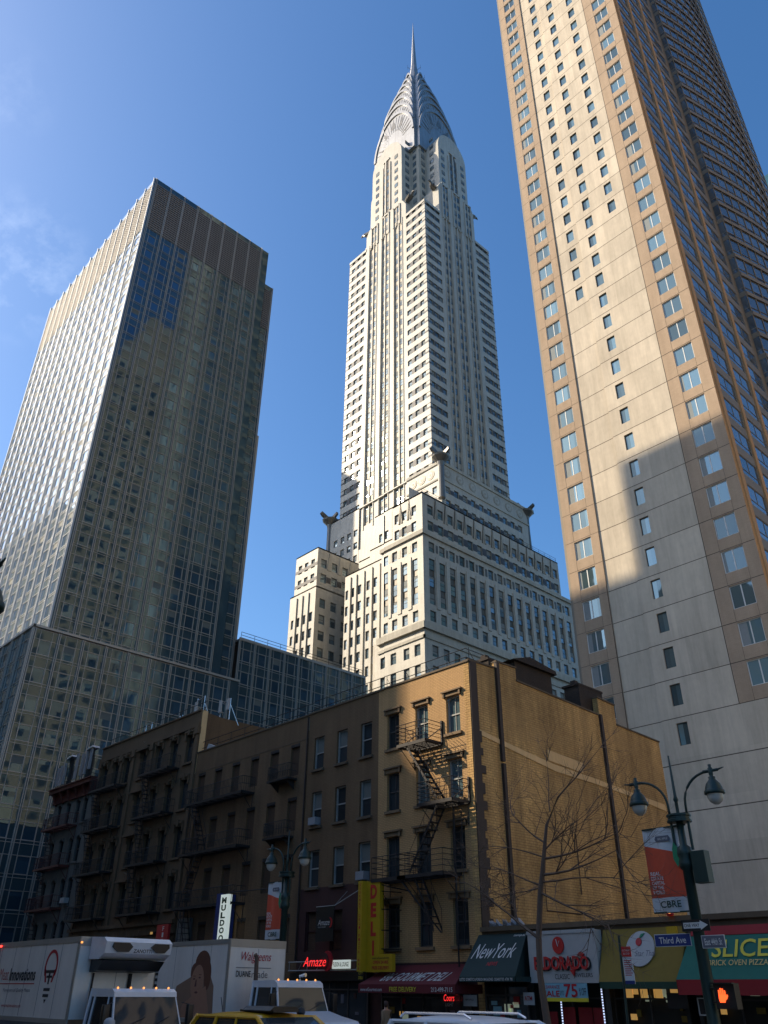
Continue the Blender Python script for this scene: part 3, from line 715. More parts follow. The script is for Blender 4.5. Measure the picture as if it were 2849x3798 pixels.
# ------------------------------------------------------------------ glass office tower (left)
def office():
    T = thing('glass_office_tower', (-99, 45, 0), 'dark teal glass office tower with pale fins and louvred top, on the left', 'office tower')
    W = Wins(T); MU = MB(); MF = MB(); GB = MB(); LV = MB(); body = MB()
    def face(fr, U0, bay, n, Z0, Z1, zl, zt, mats, east=False, first=None, wo=.5, ww=1.1, floor=2.85, rowoff=.3, rowh=1.5):
        U1 = U0+bay*n; rects = []
        nf = int((zl-Z0)/floor)
        for i in range(n):
            c = U0+bay*(i+wo)
            for k in range(nf):
                z = zl-(k+1)*floor+rowoff
                rects.append((c-ww/2, c+ww/2, z, z+rowh))
        body.wall(fr, U0, U1, Z0, zl, rects, .06, 1 if east else 0)
        for r in rects: W.add(fr, (r[0]+r[1])/2, r[2], ww, rowh, 'strip', mats, .06, var=random.choice((0, 0, 0, 0, 0, 3, 1)))
        for i in range(n+1):
            u = U0+bay*i
            if east:
                MF.fbox(fr, u-.03, u+.09, Z0, zt+.06, -.2, .02, 0); MF.fbox(fr, u-.16, u-.035, Z0, zt, -.1, .02, 1)
            else:
                MU.fbox(fr, u-.14, u-.05, Z0, zt+.06, -.13, .02); MU.fbox(fr, u+.05, u+.14, Z0, zt+.06, -.13, .02)
        for i in range(n):
            for s in (-1, 1):
                c = U0+bay*(i+wo)+s*(ww/2+.03)
                GB.fbox(fr, c-.025, c+.025, Z0, zl, -.05, .02, 1 if east else 0)
        for k in range(nf+1):
            for dz in (0, rowoff-.03, rowoff+rowh+.03):
                z = zl-k*floor+dz
                if Z0 < z < zl+.01: GB.fbox(fr, U0, U1, z-.025, z+.025, -.045, .02, 1 if east else 0)
        # louvred plant storeys
        if zt > zl:
            body.wall(fr, U0, U1, zl, zt, (), 0, 3 if east else 2)
            body.fbox(fr, U0, U1, zt-1.0, zt+.05, -.03, .02, 1 if east else 0)
            k = zl+.1
            while k < zt-1.1:
                LV.fbox(fr, U0, U1, k, k+.16, -.10, .02, 1 if east else 0); k += .42
            for i in range(n*5): LV.fbox(fr, U0+bay*i/5-.03, U0+bay*i/5+.03, zl, zt-1.05, -.12, .02, 1 if east else 0)
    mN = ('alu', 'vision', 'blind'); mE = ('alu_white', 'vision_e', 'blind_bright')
    face(Fr('N', -80), 27.2+.25, 2.37, 8, 20, 105.7, 95.2, 105.7, mN)
    body.fbox(Fr('N', -80), 46.41, 47.8, 20, 105.7, 0, .02, 0)
    body.wall(Fr('N', -80), 27.2, 27.45, 20, 105.7)
    face(Fr('N', -81), 47.85, 1.98, 1, 20, 99.8, 90.6, 99.8, mN)
    body.wall(Fr('W', 47.82), -81, -80, 20, 105.7); body.box(-118, -81, 47.85, 49.9, 99.5, 99.8, 0)
    body.wall(Fr('W', 49.85), -118, -81, 20, 99.8)
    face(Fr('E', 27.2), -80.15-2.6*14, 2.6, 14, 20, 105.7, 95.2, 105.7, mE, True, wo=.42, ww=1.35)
    body.box(-116.6, -80.1, 27.3, 47.8, 105.3, 105.6, 0); body.wall(Fr('S', -116.6), 27.2, 49, 20, 105.7); body.wall(Fr('W', 47.8), -116.6, -80, 99.8, 105.7)
    # podium
    body.box(-150, -79.5, 25.6, 50.1, 33.5, 33.75, 2)
    face(Fr('N', -79.4), 25.5+.15, 2.57, 9, 0, 33.7, 33.4, 33.4, mN, wo=.5, ww=1.2)
    body.wall(Fr('N', -79.4), 25.5, 25.65, 0, 33.7)
    body.wall(Fr('N', -79.4), 25.65+23.13, 50.1, 0, 33.7)
    face(Fr('E', 25.5), -79.4-.1-2.6*20, 2.6, 20, 0, 33.7, 33.4, 33.4, mN, False)
    GB.fbox(Fr('N', -79.4), 25.4, 50.2, 33.55, 33.8, -.15, .1); GB.fbox(Fr('E', 25.5), -132, -79.25, 33.55, 33.8, -.15, .1)
    # west wing, darker green, and the tall screen wall behind it
    face(Fr('N', -80.1), 50.15, 2.28, 9, 0, 39.4, 39.1, 39.1, mN, wo=.5, ww=1.1)
    body.box(-118, -80.15, 50.15, 70.7, 39.1, 39.35, 2); body.wall(Fr('W', 70.68), -118, -80.1, 0, 39.4)
    GB.fbox(Fr('N', -80.1), 50.1, 70.8, 39.1, 39.45, -.12, .1)
    sc_ = MB(); sc_.box(-110, -81.5, 49.95, 50.6, 39, 71, 0); sc_.build('screen_wall', 'alu', T)
    rl = MB()
    for z in (39.9, 40.3): rl.tube([(-80.3, 50.4, z), (-80.3, 70.5, z)], .035, 4)
    for i in range(11): rl.tube([(-80.3, 50.4+2*i, 39.4), (-80.3, 50.4+2*i, 40.3)], .03, 4)
    rl.build('roof_railing', 'iron', T)
    body.build('curtain_wall', ['spandrel_glass', 'spandrel_e', 'louvre', 'louvre_pale'], T)
    MU.build('mullion', 'alu', T); MF.build('east_fin', ['alu_white', 'alu_brown'], T); GB.build('glazing_bar', ['alu', 'alu_white'], T); LV.build('louvre', ['louvre', 'louvre_pale'], T)
    W.done()
office()

# ------------------------------------------------------------------ apartment tower (right)
def apartment():
    T = thing('apartment_tower', (-30, 85, 0), 'very tall beige and cream apartment tower with bowed glass bay, on the right', 'apartment tower')
    W = Wins(T); b = MB(); FH = 3.13; H = 205
    E = Fr('E', 60); mp_ = ('winframe_white', 'glass_blue', 'blind_bright')
    zs = [18.85+FH*k+FH*0 for k in range(60)]   # sills of the paired windows
    zb = 20.95; nf = 58
    def z0(k): return zb+FH*k
    # beige strips
    for U0, U1, c, h in ((-38.5, -34.75, -36.6, 1.95), (-25.15, -21.0, -23.0, 1.98)):
        rects = [(c-.95, c+.95, z0(k)+1.05, z0(k)+1.05+h) for k in range(nf)]
        rects = [(r[0], r[1], r[2], r[3]) for r in rects]
        b.wall(E, U0, U1, zb, H, rects, .16, 0)
        for r in rects: W.add(E, c, r[2], 1.9, h, 'pair', mp_, .16)
    # cream panels: left one set a little back, four columns of small windows that end at different floors
    cols = [(-32.75, 15, 0), (-30.0, 0, 1), (-26.95, 18, 1)]
    r0 = [(-32.75-.47, -32.75+.47, z0(k)+.95, z0(k)+2.7) for k in range(15, nf)]
    r1 = [(c-.47, c+.47, z0(k)+.95-(0 if c > -28 else 0), z0(k)+2.7) for c, k0 in ((-30.0, -1), (-26.95, 18)) for k in range(k0, nf)]
    b.wall(Fr('E', 60.12), -34.75, -31.65, 0, H, r0, .2, 1); b.wall(E, -31.65, -25.15, 0, H, r1, .2, 1)
    b.face([E.P(-31.65, 0), E.P(-31.65, H), E.P(-31.65, H, .12), E.P(-31.65, 0, .12)], 1); b.face([E.P(-34.75, 0), E.P(-34.75, H), E.P(-34.75, H, .12), E.P(-34.75, 0, .12)], 0)
    for r in r0: W.add(Fr('E', 60.12), -32.75, r[2], .94, 1.75, 'plainw', ('winframe_dark', 'glass_blue', 'blind_bright'), .2, 0)
    for r in r1: W.add(E, (r[0]+r[1])/2, r[2], .94, 1.75, 'plainw', ('winframe_dark', 'glass_blue', 'blind_bright'), .2, 0)
    b.wall(E, -38.5, -34.75, 0, zb, [(-37.55, -35.65, z0(k)+1.05, z0(k)+3.0) for k in (-1, -2, -3)], .16, 0)
    for k in (-1, -2, -3): W.add(E, -36.6, z0(k)+1.05, 1.9, 1.95, 'pair', mp_, .16)
    b.wall(E, -25.15, -21, 0, zb, (), 0, 1)
    # joints
    j = MB()
    for k in range(0, nf):
        z = z0(k); j.fbox(E, -38.5, -34.78, z-.018, z+.018, -.006, .01)
        j.fbox(Fr('E', 60.12), -34.72, -31.68, z-.03, z+.03, -.006, .01); j.fbox(E, -31.65, -21, z-.03, z+.03, -.006, .01)
        for u in (-37.55, -35.65, -23.95, -22.05): j.fbox(E, u-.012, u+.012, z, z+1.05, -.006, .01)
    for z in (17.43, 13.9, 10.2, 6.6): j.fbox(E, -31.65, -21, z-.035, z+.035, -.006, .01)
    for z in (17.43, 13.9, 10.2, 6.6): j.fbox(Fr('E', 60.12), -34.7, -31.7, z-.035, z+.035, -.006, .01)
    for u in (-34.75, -25.15): j.fbox(E, u-.03, u+.03, zb, H, -.007, .01)
    j.build('panel_joint', 'joint', T)
    st = MB()    # pale wash streaks left by the sills
    # north face: brick piers and window strips
    Nf = Fr('N', -21)
    def nside(Ys, Y1, zlo=zb):
        rects = []
        for y in Ys:
            for k in range(nf): rects.append((y+.7, y+4.35, z0(k)+.75, z0(k)+2.85))
        b.wall(Nf, Ys[0], Y1, zlo, H, rects, .1, 3)
        for r in rects: W.add(Nf, (r[0]+r[1])/2, r[2], 3.65, 2.1, 'cross', ('green_trim', 'glass_bow', 'blind'), .1, 0)
        for y in Ys:
            b.fbox(Nf, y-.02, y+.6, zlo, H, -.12, .05, 2)
    nside([60.5, 65.0, 69.6], 74.2); b.wall(Nf, 60, 60.5, 0, H, (), 0, 2); b.wall(Nf, 60.5, 108, 0, zb, (), 0, 1)
    # bowed bay: return wall, then an arc in plan
    yA, yB, xA = 75.0, 100.5, -20.3; n = 18
    pts = [(-21, 74.2), (-21, yA), (xA, yA)]
    arc = []
    for i in range(n+1):
        t = i/n; arc.append((xA-.7*t+2.6*math.sin(math.pi*t)*(1-.0*t), yA+(yB-yA)*t))
    b.wall(Nf, 74.2, yA, zb, H, (), 0, 3); b.wall(Fr('E', yA), -21, xA, zb, H, (), 0, 3)
    bw = MB()
    for (x0, y0), (x1, y1) in zip(arc, arc[1:]):
        for k in range(nf):
            z = z0(k)
            bw.face([(x0, y0, z+.95), (x1, y1, z+.95), (x1, y1, z+FH-.35), (x0, y0, z+FH-.35)], 0)
            bw.face([(x0, y0, z-.35), (x1, y1, z-.35), (x1, y1, z+.35), (x0, y0, z+.35)], 1)
            bw.face([(x0, y0, z+.35), (x1, y1, z+.35), (x1, y1, z+.95), (x0, y0, z+.95)], 2 if random.random() < .3 else 0)
            for q in (.93, ): bw.tube([(x0+.03, y0, z+q), (x1+.03, y1, z+q)], .04, 4, 1, False)
            bw.face([(x0, y0, z+.35), (x1, y1, z+.35), (x1+.14, y1, z+.3), (x0+.14, y0, z+.3)], 1); bw.face([(x0+.14, y0, z-.3), (x1+.14, y1, z-.3), (x1+.14, y1, z+.3), (x0+.14, y0, z+.3)], 1)
        bw.tube([(x0+.04, y0, zb), (x0+.04, y0, H)], .06, 4, 1, False)
    for k in range(nf):
        z = z0(k); bw.fbox(Fr('E', yA), -21, xA+.1, z-.35, z+.35, -.05, .02, 1); bw.fbox(Fr('E', yA), -20.9, xA, z+.9, z+1, -.03, .02, 1); bw.fbox(Fr('E', yA), -20.95, xA, z+.35, z+2.78, -.02, .02, 0)
    bw.build('bow_bay', ['glass_bow', 'green_trim', 'black'], T)
    b.wall(Nf, yB, 100.5, zb, H, (), 0, 2)
    nside([100.5, 104.3], 108.4)
    Sf = Fr('S', -38.5); rects = [(61.2+4.6*i, 64.8+4.6*i, z0(k)+.75, z0(k)+2.85) for i in range(10) for k in range(nf)]
    b.wall(Sf, 60, 108.4, 0, H, rects, .2, 3)
    for q in rects: W.add(Sf, (q[0]+q[1])/2, q[2], 3.6, 2.1, 'cross', ('green_trim', 'glass_bow', 'blind'), .2, 0)
    for i in range(11): b.fbox(Sf, 60.02+4.6*i, 60.6+4.6*i, zb, H, -.25, .02, 3)
    b.wall(Fr('W', 108.4), -38.5, -21, 0, H); b.box(-38.4, -21.1, 60.4, 108.3, H-.4, H-.1, 0)
    b.build('wall', ['beige_brick', 'cream', 'orange_brick', 'green_trim'], T)
    W.done()
apartment()

# ------------------------------------------------------------------ distant / off-frame neighbours, with unseen blocks added to shade or brighten the street
def slab(name, x0, x1, y0, y1, H, mat, label, faces='W', floor=3.3, bay=3.2, ww=1.7, wh=1.8, gl='glass_blue', cat='building'):
    T = thing(name, ((x0+x1)/2, (y0+y1)/2, 0), label, cat)
    W = Wins(T, 0); b = MB()
    for k, c, u0, u1 in (('W', y1, x0, x1), ('E', y0, x0, x1), ('N', x1, y0, y1), ('S', x0, y0, y1)):
        rects = []
        if k in faces:
            n = max(1, int((u1-u0)/bay)); o = (u1-u0-n*bay)/2
            for i in range(n):
                cc = u0+o+bay*(i+.5)
                for q in range(int((H-6)/floor)): rects.append((cc-ww/2, cc+ww/2, 4.8+floor*q, 4.8+floor*q+wh))
        b.wall(Fr(k, c), u0, u1, 0, H, rects, .2)
        for r in rects: W.add(Fr(k, c), (r[0]+r[1])/2, r[2], ww, wh, 'sashfar', ('winframe_dark', gl, 'blind'), .2)
    b.box(x0+.02, x1-.02, y0+.02, y1-.02, H-1.2, H-.9, 1)
    b.build('wall', [mat, 'roof'], T); W.done()
    return T
slab('shade_building', -115, -97.4, -30, -8, 119, 'beige_brick', 'unseen tall beige building across the avenue, sized for its shadow on the apartment tower', 'WN')  # unseen stepped pair, both heights set by the shadow edges they throw
slab('shade_building', -123, -115.03, -30, -8, 107.5, 'beige_brick', 'lower stepped wing of the unseen tall beige building, sized for the lower shadow step', 'WS')
slab('shade_building', -200, -123.03, -30, -8, 71, 'limestone', 'unseen pale stone building farther down the avenue, sized to shade the glass tower podium', 'W')  # unseen, its height chosen to keep sun off the podium
slab('shade_building', -61, -36, -30, -8, 33, 'tan_brick', 'unseen tan block directly across the avenue from the deli, added to dim the house fronts', 'WN')  # this and the next three: unseen fronts opposite, added to block sky light
slab('shade_building', -35.9, -9.5, -30, -8, 20, 'limestone', 'unseen pale block at the corner behind the viewer, added to cut sky light', 'WN')
slab('shade_building', 9.5, 60, -30, -8, 20, 'brown_brick', 'unseen brown block north of the crossing behind the viewer, added to cut sky light', 'WS')
slab('shade_building', -97.3, -80.5, -30, -8, 38, 'brown_brick', 'unseen low brown block beside the tall beige building, added to cut sky light', 'WN')
slab('shade_building', -150, -109.6, -80, -40, 83.7, 'beige_brick', 'unseen beige block behind the avenue, placed for the shadow edge on the corner house', 'N')  # unseen, placed for the sloping lower edge of the sun patch
slab('shade_building', -109.5, -60, -80, -40, 77, 'orange_brick', 'unseen orange brick block behind the avenue, added to keep the low shops in shade', 'NW')  # unseen, added so the low shops stay out of the sun
slab('office_tower', -225, -189.5, 56.3, 85, 165.6, 'limestone', 'pale stone tower hidden beyond the glass office tower, placed to shade the white skyscraper', 'N')  # out of sight, positioned so its shadow falls on the skyscraper's south edge
slab('office_tower', -275, -200.5, -34, -8, 118, 'limestone', 'tall pale stone tower down the avenue behind the viewer', 'W')
slab('bounce_building', 9, 32, 27.3, 58, 34, 'cream', 'unseen cream building north of the crossing, raised to bounce sun onto the yellow wall', 'ES')  # unseen, made taller to reflect more sun onto the side wall
slab('apartment_building', 20, 42, 62, 92, 158, 'beige_brick', 'tan brick apartment tower mirrored in the glass office tower', 'SE', 3.1, 2.9, 1.7, 1.75, 'glass_dark')
slab('apartment_building', 21, 38, 70, 82, 178, 'beige_brick', 'windowless tan top storeys of the mirrored apartment tower', '')
slab('apartment_building', 20.5, 40, 54, 61.97, 150, 'beige_brick', 'lower tan shoulder of the mirrored apartment tower', 'SE', 3.1, 2.9, 1.6, 1.7, 'glass_dark')
t = thing('glass_tower', (-33, 155, 0), 'sliver of teal glass tower at the far right edge', 'tower')
b = MB(); b.box(-40, -27.5, 150, 170, 0, 168); b.box(-39.5, -28, 150.5, 169.5, 168, 170.5)
for k in range(40): b.box(-40.1, -27.4, 149.9, 170.1, 170-3.6*k-2, 170-3.6*k-1.6) if k else None
b.build('wall', 'teal_tower', t)

# ------------------------------------------------------------------ the row of old walk-ups on the avenue (east faces at y = 27)
E27 = Fr('E', 27)
near = ('winframe', 'glass_dark', 'blind')
def near_window(par, fr, u, z, w, h, rec=.2, frame='winframe_dark', glassm='glass_dark', blind=0, arched=False, bars=True):
    """a sash window: outer frame > pane, blind"""
    a = MB(); f = .06; x0, x1 = u-w/2, u+w/2
    a.fbox(fr, x0, x0+f, z, z+h, rec-.1, rec); a.fbox(fr, x1-f, x1, z, z+h, rec-.1, rec); a.fbox(fr, x0+f, x1-f, z, z+f, rec-.1, rec); a.fbox(fr, x0+f, x1-f, z+h-f, z+h, rec-.1, rec)
    a.fbox(fr, x0+f, x1-f, z+h*.49, z+h*.49+.06, rec-.08, rec)
    if bars: a.fbox(fr, u-.015, u+.015, z+f, z+h-f, rec-.06, rec)
    if arched:
        k = h*.12
        a.prism([(x0, z+h), (x0, z+h-k), (x0+w*.25, z+h-k*.25), (u, z+h-.002)], fr, rec-.14, rec); a.prism([(x1, z+h), (x1, z+h-k), (x1-w*.25, z+h-k*.25), (u, z+h-.002)], fr, rec-.14, rec)
    o = a.build('window', frame, par)
    p = MB(); p.face([fr.P(x0+f, z+f, rec-.03), fr.P(x1-f, z+f, rec-.03), fr.P(x1-f, z+h-f, rec-.03), fr.P(x0+f, z+h-f, rec-.03)]); p.build('pane', glassm, o)
    if blind:
        p = MB(); p.face([fr.P(x0+f, z+h-f-(h-2*f)*blind, rec-.035), fr.P(x1-f, z+h-f-(h-2*f)*blind, rec-.035), fr.P(x1-f, z+h-f, rec-.035), fr.P(x0+f, z+h-f, rec-.035)]); p.build('blind', 'blind', o)
    return o
def railing(x0, x1, ya, yw, z, h=.87, rails=5, balus=0, r=.014):
    g = MB()
    def run(p, q):
        for k in range(rails): zz = z+h*(k+1)/rails; g.tube([(*p, zz), (*q, zz)], r if k < rails-1 else r*1.3, 4)
        L_ = math.hypot(q[0]-p[0], q[1]-p[1]); n = max(1, int(L_/(balus or .62)))
        for i in range(n+1): t = i/n; g.tube([(p[0]+(q[0]-p[0])*t, p[1]+(q[1]-p[1])*t, z-.02), (p[0]+(q[0]-p[0])*t, p[1]+(q[1]-p[1])*t, z+h)], r*.9, 4)
    run((x0, ya), (x1, ya)); run((x0, yw), (x0, ya)); run((x1, ya), (x1, yw))
    return g
def fire_platform(par, x0, x1, z, mat='iron', depth=1.15, rails=5, balus=0, braces=True, y=27, h=.87, hole=None):
    g = MB(); ya = y-depth
    g.box(x0, x1, ya, ya+.03, z-.14, z, 0); g.box(x0, x0+.03, ya, y, z-.12, z, 0); g.box(x1-.03, x1, ya, y, z-.12, z, 0); g.box(x0, x1, y-.06, y-.03, z-.12, z)
    n = int((x1-x0)/.085)
    yy = ya+.05
    while yy < y-.08: g.box(x0+.02, x1-.02, yy, yy+.07, z-.03, z); yy += .145
    for i in range(int((x1-x0)/.8)+1): u = x0+.02+i*.8; g.box(u, u+.03, ya, y, z-.07, z-.03)
    if braces:
        for u in (x0+.12, x1-.12):
            g.tube([(u, ya+.1, z-.08), (u, y-.02, z-.95)], .022, 4); g.tube([(u, y-.03, z-.1), (u, y-.03, z-1.0)], .02, 4)
    o = g.build('fire_escape_platform', mat, par)
    railing(x0+.015, x1-.015, ya+.015, y-.02, z, h, rails, balus).build('railing', mat, o)
    return o
def stair(par, x0, z0, x1, z1, y0, mat='iron', w=.5, n=9):
    g = MB(); d = Vector((x1-x0, 0, z1-z0))
    for q in (y0, y0+w):
        g.prism([(x0, z0), (x0+.0, z0+.16), (x1, z1+.16), (x1, z1)], Fr('E', q), 0, .025)
        g.tube([(x0, q, z0+.1), (x0, q, z0+.85), (x1, q, z1+.85), (x1, q, z1+.1)], .014, 4)
        g.tube([((x0+x1)/2, q, (z0+z1)/2), ((x0+x1)/2, q, (z0+z1)/2+.85)], .012, 4)
    for i in range(1, n+1):
        t = i/(n+1); g.box(x0+d.x*t-.10, x0+d.x*t+.10, y0, y0+w, z0+d.z*t+.05, z0+d.z*t+.08)
    return g.build('fire_escape_stair', mat, par)
def ladder(par, x, z0, z1, y, mat='iron', lean=0):
    g = MB()
    for q in (-.2, .2): g.tube([(x+q, y, z0), (x+q+lean, y, z1)], .018, 4)
    n = int((z1-z0)/.28)
    for i in range(n): t = (i+.5)/n; g.tube([(x-.2+lean*t, y, z0+(z1-z0)*t), (x+.2+lean*t, y, z0+(z1-z0)*t)], .012, 4)
    return g.build('ladder', mat, par)
TOPS = (13.93, 11.08, 8.24, 5.46)

def corner_house():
    T = thing('corner_brick_house', (-29, 35, 0), 'brick walk-up house with yellow painted side wall, above the deli', 'house')
    b = MB(); x0, x1 = -35.1, -23.3; yB = 43.4; Z = 15.32
    cols = [(-34.15, 0), (-32.25, 0), (-30.37, 0), (-28.33, 1), (-26.37, 1), (-24.36, 1)]
    rects = [(c-.42, c+.42, t-1.7, t) for c, k in cols for t in TOPS[:3]]+[(c-.42, c+.42, TOPS[3]-1.7, TOPS[3]) for c, k in cols if k]+[(c-.42, c+.42, TOPS[3]-1.7, TOPS[3]) for c, k in cols if not k]
    b.wall(E27, x0, -29.4, 6.62, Z, [r for r in rects if r[1] < -29.4 and r[2] > 6.4], .22, 0) if False else None
    b.wall(E27, x0, -29.45, 6.5, Z, [r for r in rects if r[1] < -29.4 and r[2] > 6.45], .22, 0)
    b.wall(E27, x0, -29.45, 0, 6.5, [r for r in rects if r[1] < -29.4 and r[2] < 6.45], .22, 2)
    b.wall(E27, -29.45, x1-.32, 3.2, Z, [r for r in rects if r[0] > -29.4], .24, 1)
    b.wall(E27, -29.45, x1-.32, 0, 3.2, (), 0, 2)
    b.wall(Fr('W', yB), x0, x1, 0, 14.7, (), 0, 3); b.wall(Fr('S', x0), 27, yB, 0, Z, (), 0, 0)
    b.box(x0+.3, x1-.3, 27.3, yB-.2, 14.4, 14.6, 4)
    b.fbox(E27, x0, x1+.02, Z, Z+.09, -.06, .32, 5)
    b.build('wall', ['brown_brick', 'tan_brick', 'maroon', 'darkbrick', 'roof', 'stone_dark'], T)
    # yellow side wall with chimney stubs (top profile worked out from image pixels)
    s = MB(); N23 = Fr('N', x1)
    prof = [(27, 0), (43.4, 0), (43.4, 14.62), (39.1, 14.75), (39.1, 15.85), (37.5, 15.93), (37.5, 14.95), (30.5, 15.2), (30.5, 15.85), (29.0, 15.8), (29.0, 15.45), (27, 15.36)]
    s.prism(prof, N23, 0, .32); s.m[2+len(prof)-1] = 0; s.build('side_wall', 'yellow_brick', T)
    c = MB()
    for a, e, z, q in ((27, 29, 15.36, 15.45), (29.0, 30.5, 15.8, 15.85), (30.5, 37.5, 15.2, 14.95), (37.5, 39.1, 15.93, 15.85), (39.1, 43.4, 14.75, 14.62)):
        c.prism([(a-.03, z), (e+.03, q), (e+.03, q+.08), (a-.03, z+.08)], N23, -.05, .36)
    c.build('coping', 'stone_dark', T)
    # sloping roof scar left by the house that stood here, with a smoother patch
    g = MB(); pts = [(27.25, 12.30), (28.5, 12.12), (30.74, 11.86), (33, 11.62), (36, 11.5), (39.71, 11.28), (42.9, 11.1)]
    up = [(y, z) for y, z in pts]; lo = [(y+random.uniform(-.05, .05), z-.22-random.uniform(0, .12)) for y, z in pts]
    g.prism(up+lo[::-1], N23, -.035, .01); g.prism([(32.5, 12.25), (35.4, 12.1), (35.3, 11.6), (32.5, 11.75)], N23, -.03, .01); g.build('plaster_scar', 'scar', T)
    g = MB()
    g.prism([(27.03, 15.35), (27.5, 15.38), (27.5, 0.2), (27.03, .2)], N23, -.05, .01)
    for i in range(16):   # toothed brick ends down the corner
        z = 12.2-.75*i; g.fbox(N23, 27.5, 27.5+random.uniform(.12, .3), z-random.uniform(.3, .5), z, -.05, .01)
    g.build('corner_flashing', 'drain', T)
    for y, z1, z0, r in ((28.98, 15.75, 11.1, .1), (29.0, 11.0, .3, .09), (37.5, 15.0, .3, .09)):
        g = MB(); g.fbox(N23, y-r, y+r, z0, z1, -.14, .02); g.build('drainpipe', 'drain', T)
    g = MB(); g.tube([(x1+.05, 41.6, 4), (x1+.05, 41.8, 9)], .05, 5); g.tube([(x1+.05, 34, 6.0), (x1+.05, 34.03, 8.6)], .025, 4); g.tube([(x1+.05, 31.3, 5.2), (x1+.05, 33.9, 5.2)], .02, 4); g.tube([(x1+.05, 31.3, 5.2), (x1+.05, 31.3, 7.1)], .02, 4)
    g.build('conduit', 'drain', T)
    # windows
    bl = {0: (0, .5, .5), 1: (.5, 0, .5), 2: (.5, .5, .5)}
    for ci, (c0, k) in enumerate(cols):
        for ri, t in enumerate(TOPS):
            if k:
                lit = c0 > -27 and ri < 2
                near_window(T, E27, c0, t-1.7, .84, 1.7, .24, 'winframe_dark' if not lit else 'winframe', 'glass_blue' if lit else 'glass_dark', 0, c0 > -25 and ri == 0)
                l = MB(); l.fbox(E27, c0-.55, c0+.55, t+.02, t+.2, -.06, .02); l.fbox(E27, c0-.62, c0+.62, t+.2, t+.27, -.16, .02)
                for q in (-.5, .5): l.fbox(E27, c0+q-.05, c0+q+.05, t-.02, t+.2, -.12, .02)
                l.build('lintel', 'stone', T)
            else:
                if ri == 3: near_window(T, E27, c0, t-1.7, .84, 1.7, .2, 'maroon', 'boarded', 0, False, False); continue
                near_window(T, E27, c0, t-1.7, .84, 1.7, .22, 'winframe', 'glass_dark', (.48, .5, 0)[(ci+ri) % 3], False, False)
                if (ci, ri) in ((0, 1), (2, 2)): a = MB(); a.fbox(E27, c0-.28, c0+.28, t-1.66, t-1.3, -.28, .2); a.build('air_conditioner', 'antenna', T)
            l = MB(); l.fbox(E27, c0-.52, c0+.52, t-1.82, t-1.7, -.12, .05); l.build('sill', 'stone' if k else 'stone_dark', T)
    # fire escape at the north corner
    fire_platform(T, -26.95, -25.05, 11.92); fire_platform(T, -25.65, -23.56, 9.17); fire_platform(T, -26.9, -24.2, 6.4, rails=4); fire_platform(T, -28.6, -26.4, 6.4, rails=4)
    stair(T, -26.4, 11.8, -24.5, 9.17, 25.92); stair(T, -24.4, 9.1, -26.2, 6.4, 25.92); stair(T, -26.0, 6.3, -24.9, 4.2, 25.95, n=7)
    for x, z in ((-25.05, 11.95), (-23.56, 9.2), (-26.6, 11.95)):
        g = MB(); g.box(x-.04, x+.04, 26.9, 27-.002, z-.1, z+.95); g.tube([(x, 26.9, z+.6), (x-.5, 26.3, z)], .022, 4); g.build('fire_escape_post', 'iron', T)
    ladder(T, -23.95, 4.4, 8.9, 26.6); 
    g = MB(); g.tube([(-26.9, 26, 6.3), (-24.8, 26.3, 4.2)], .03, 4); g.tube([(-24.35, 26.8, .4), (-24.4, 26.8, 9)], .035, 5); g.build('conduit', 'iron', T)
    # roof rail, bulkhead, chimneys
    g = MB()
    for z in (15.72, 16.15): g.tube([(x0, 27.3, z), (-23.7, 27.3, z), (-23.7, 28.6, z)], .022, 4)
    for i in range(9):
        x = x0+.4+i*1.4; g.tube([(x, 27.3, 15.3), (x, 27.3, 16.15)], .02, 4); g.tube([(x, 27.3, 16.0), (x, 28.0, 15.2)], .014, 4)
    g.build('roof_railing', 'iron', T)
    g = MB(); g.box(-27.2, -24.4, 31.9, 35.0, 14.5, 16.9); g.prism([(31.6, 16.9), (35.3, 16.9), (35.2, 17.1), (33.0, 17.35)], Fr('N', -24.2), 0, 3.2); g.build('roof_bulkhead', 'darkbrick', T)
    for y0, y1, z in ((28.9, 30.3, 16.0), (36.4, 38.6, 16.5)):
        g = MB(); g.box(-24.6, -23.65, y0, y1, 14.6, z); g.box(-24.7, -23.63, y0-.07, y1+.07, z, z+.12); g.box(-24.3, -24.0, y0+.2, y0+.5, z+.12, z+.4); g.build('chimney', 'darkbrick', T)
corner_house()
def street_front(x0, x1, zt, label, name, mats, seed):
    T = thing(name, ((x0+x1)/2, 26.9, 0), label, 'shopfront'); random.seed(seed)
    g = MB(); g.box(x0, x1, 26.88, 26.96, .14, zt); o = g.build('glazing', 'glass_dark', T)
    g = MB(); n = max(2, int((x1-x0)/1.05))
    for i in range(n+1): u = x0+(x1-x0)*i/n; g.box(u-.03, u+.03, 26.82, 26.88, .14, zt)
    g.box(x0, x1, 26.8, 26.88, zt-.3, zt-.24); g.box(x0, x1, 26.78, 26.88, .14, .5); g.build('shopfront_frame', 'winframe_dark', T)
    for i in range(11):
        u = random.uniform(x0+.1, x1-.4); z = random.uniform(.8, zt-.45); a = MB(); a.box(u, u+random.uniform(.15, .4), 26.85, 26.875, z, z+random.uniform(.1, .35)); a.build('window_poster', random.choice(mats), T)
street_front(-28.9, -23.9, 2.25, 'deli shopfront with posters under the burgundy awning', 'deli_shopfront', ('litwarm', 'olive', 'crimson', 'signgrey', 'litcool'), 4)
street_front(-34.9, -29.8, 2.5, 'dark lounge shopfront under the pipe-framed fascia', 'lounge_shopfront', ('shopdark', 'maroon', 'signgrey'), 9)
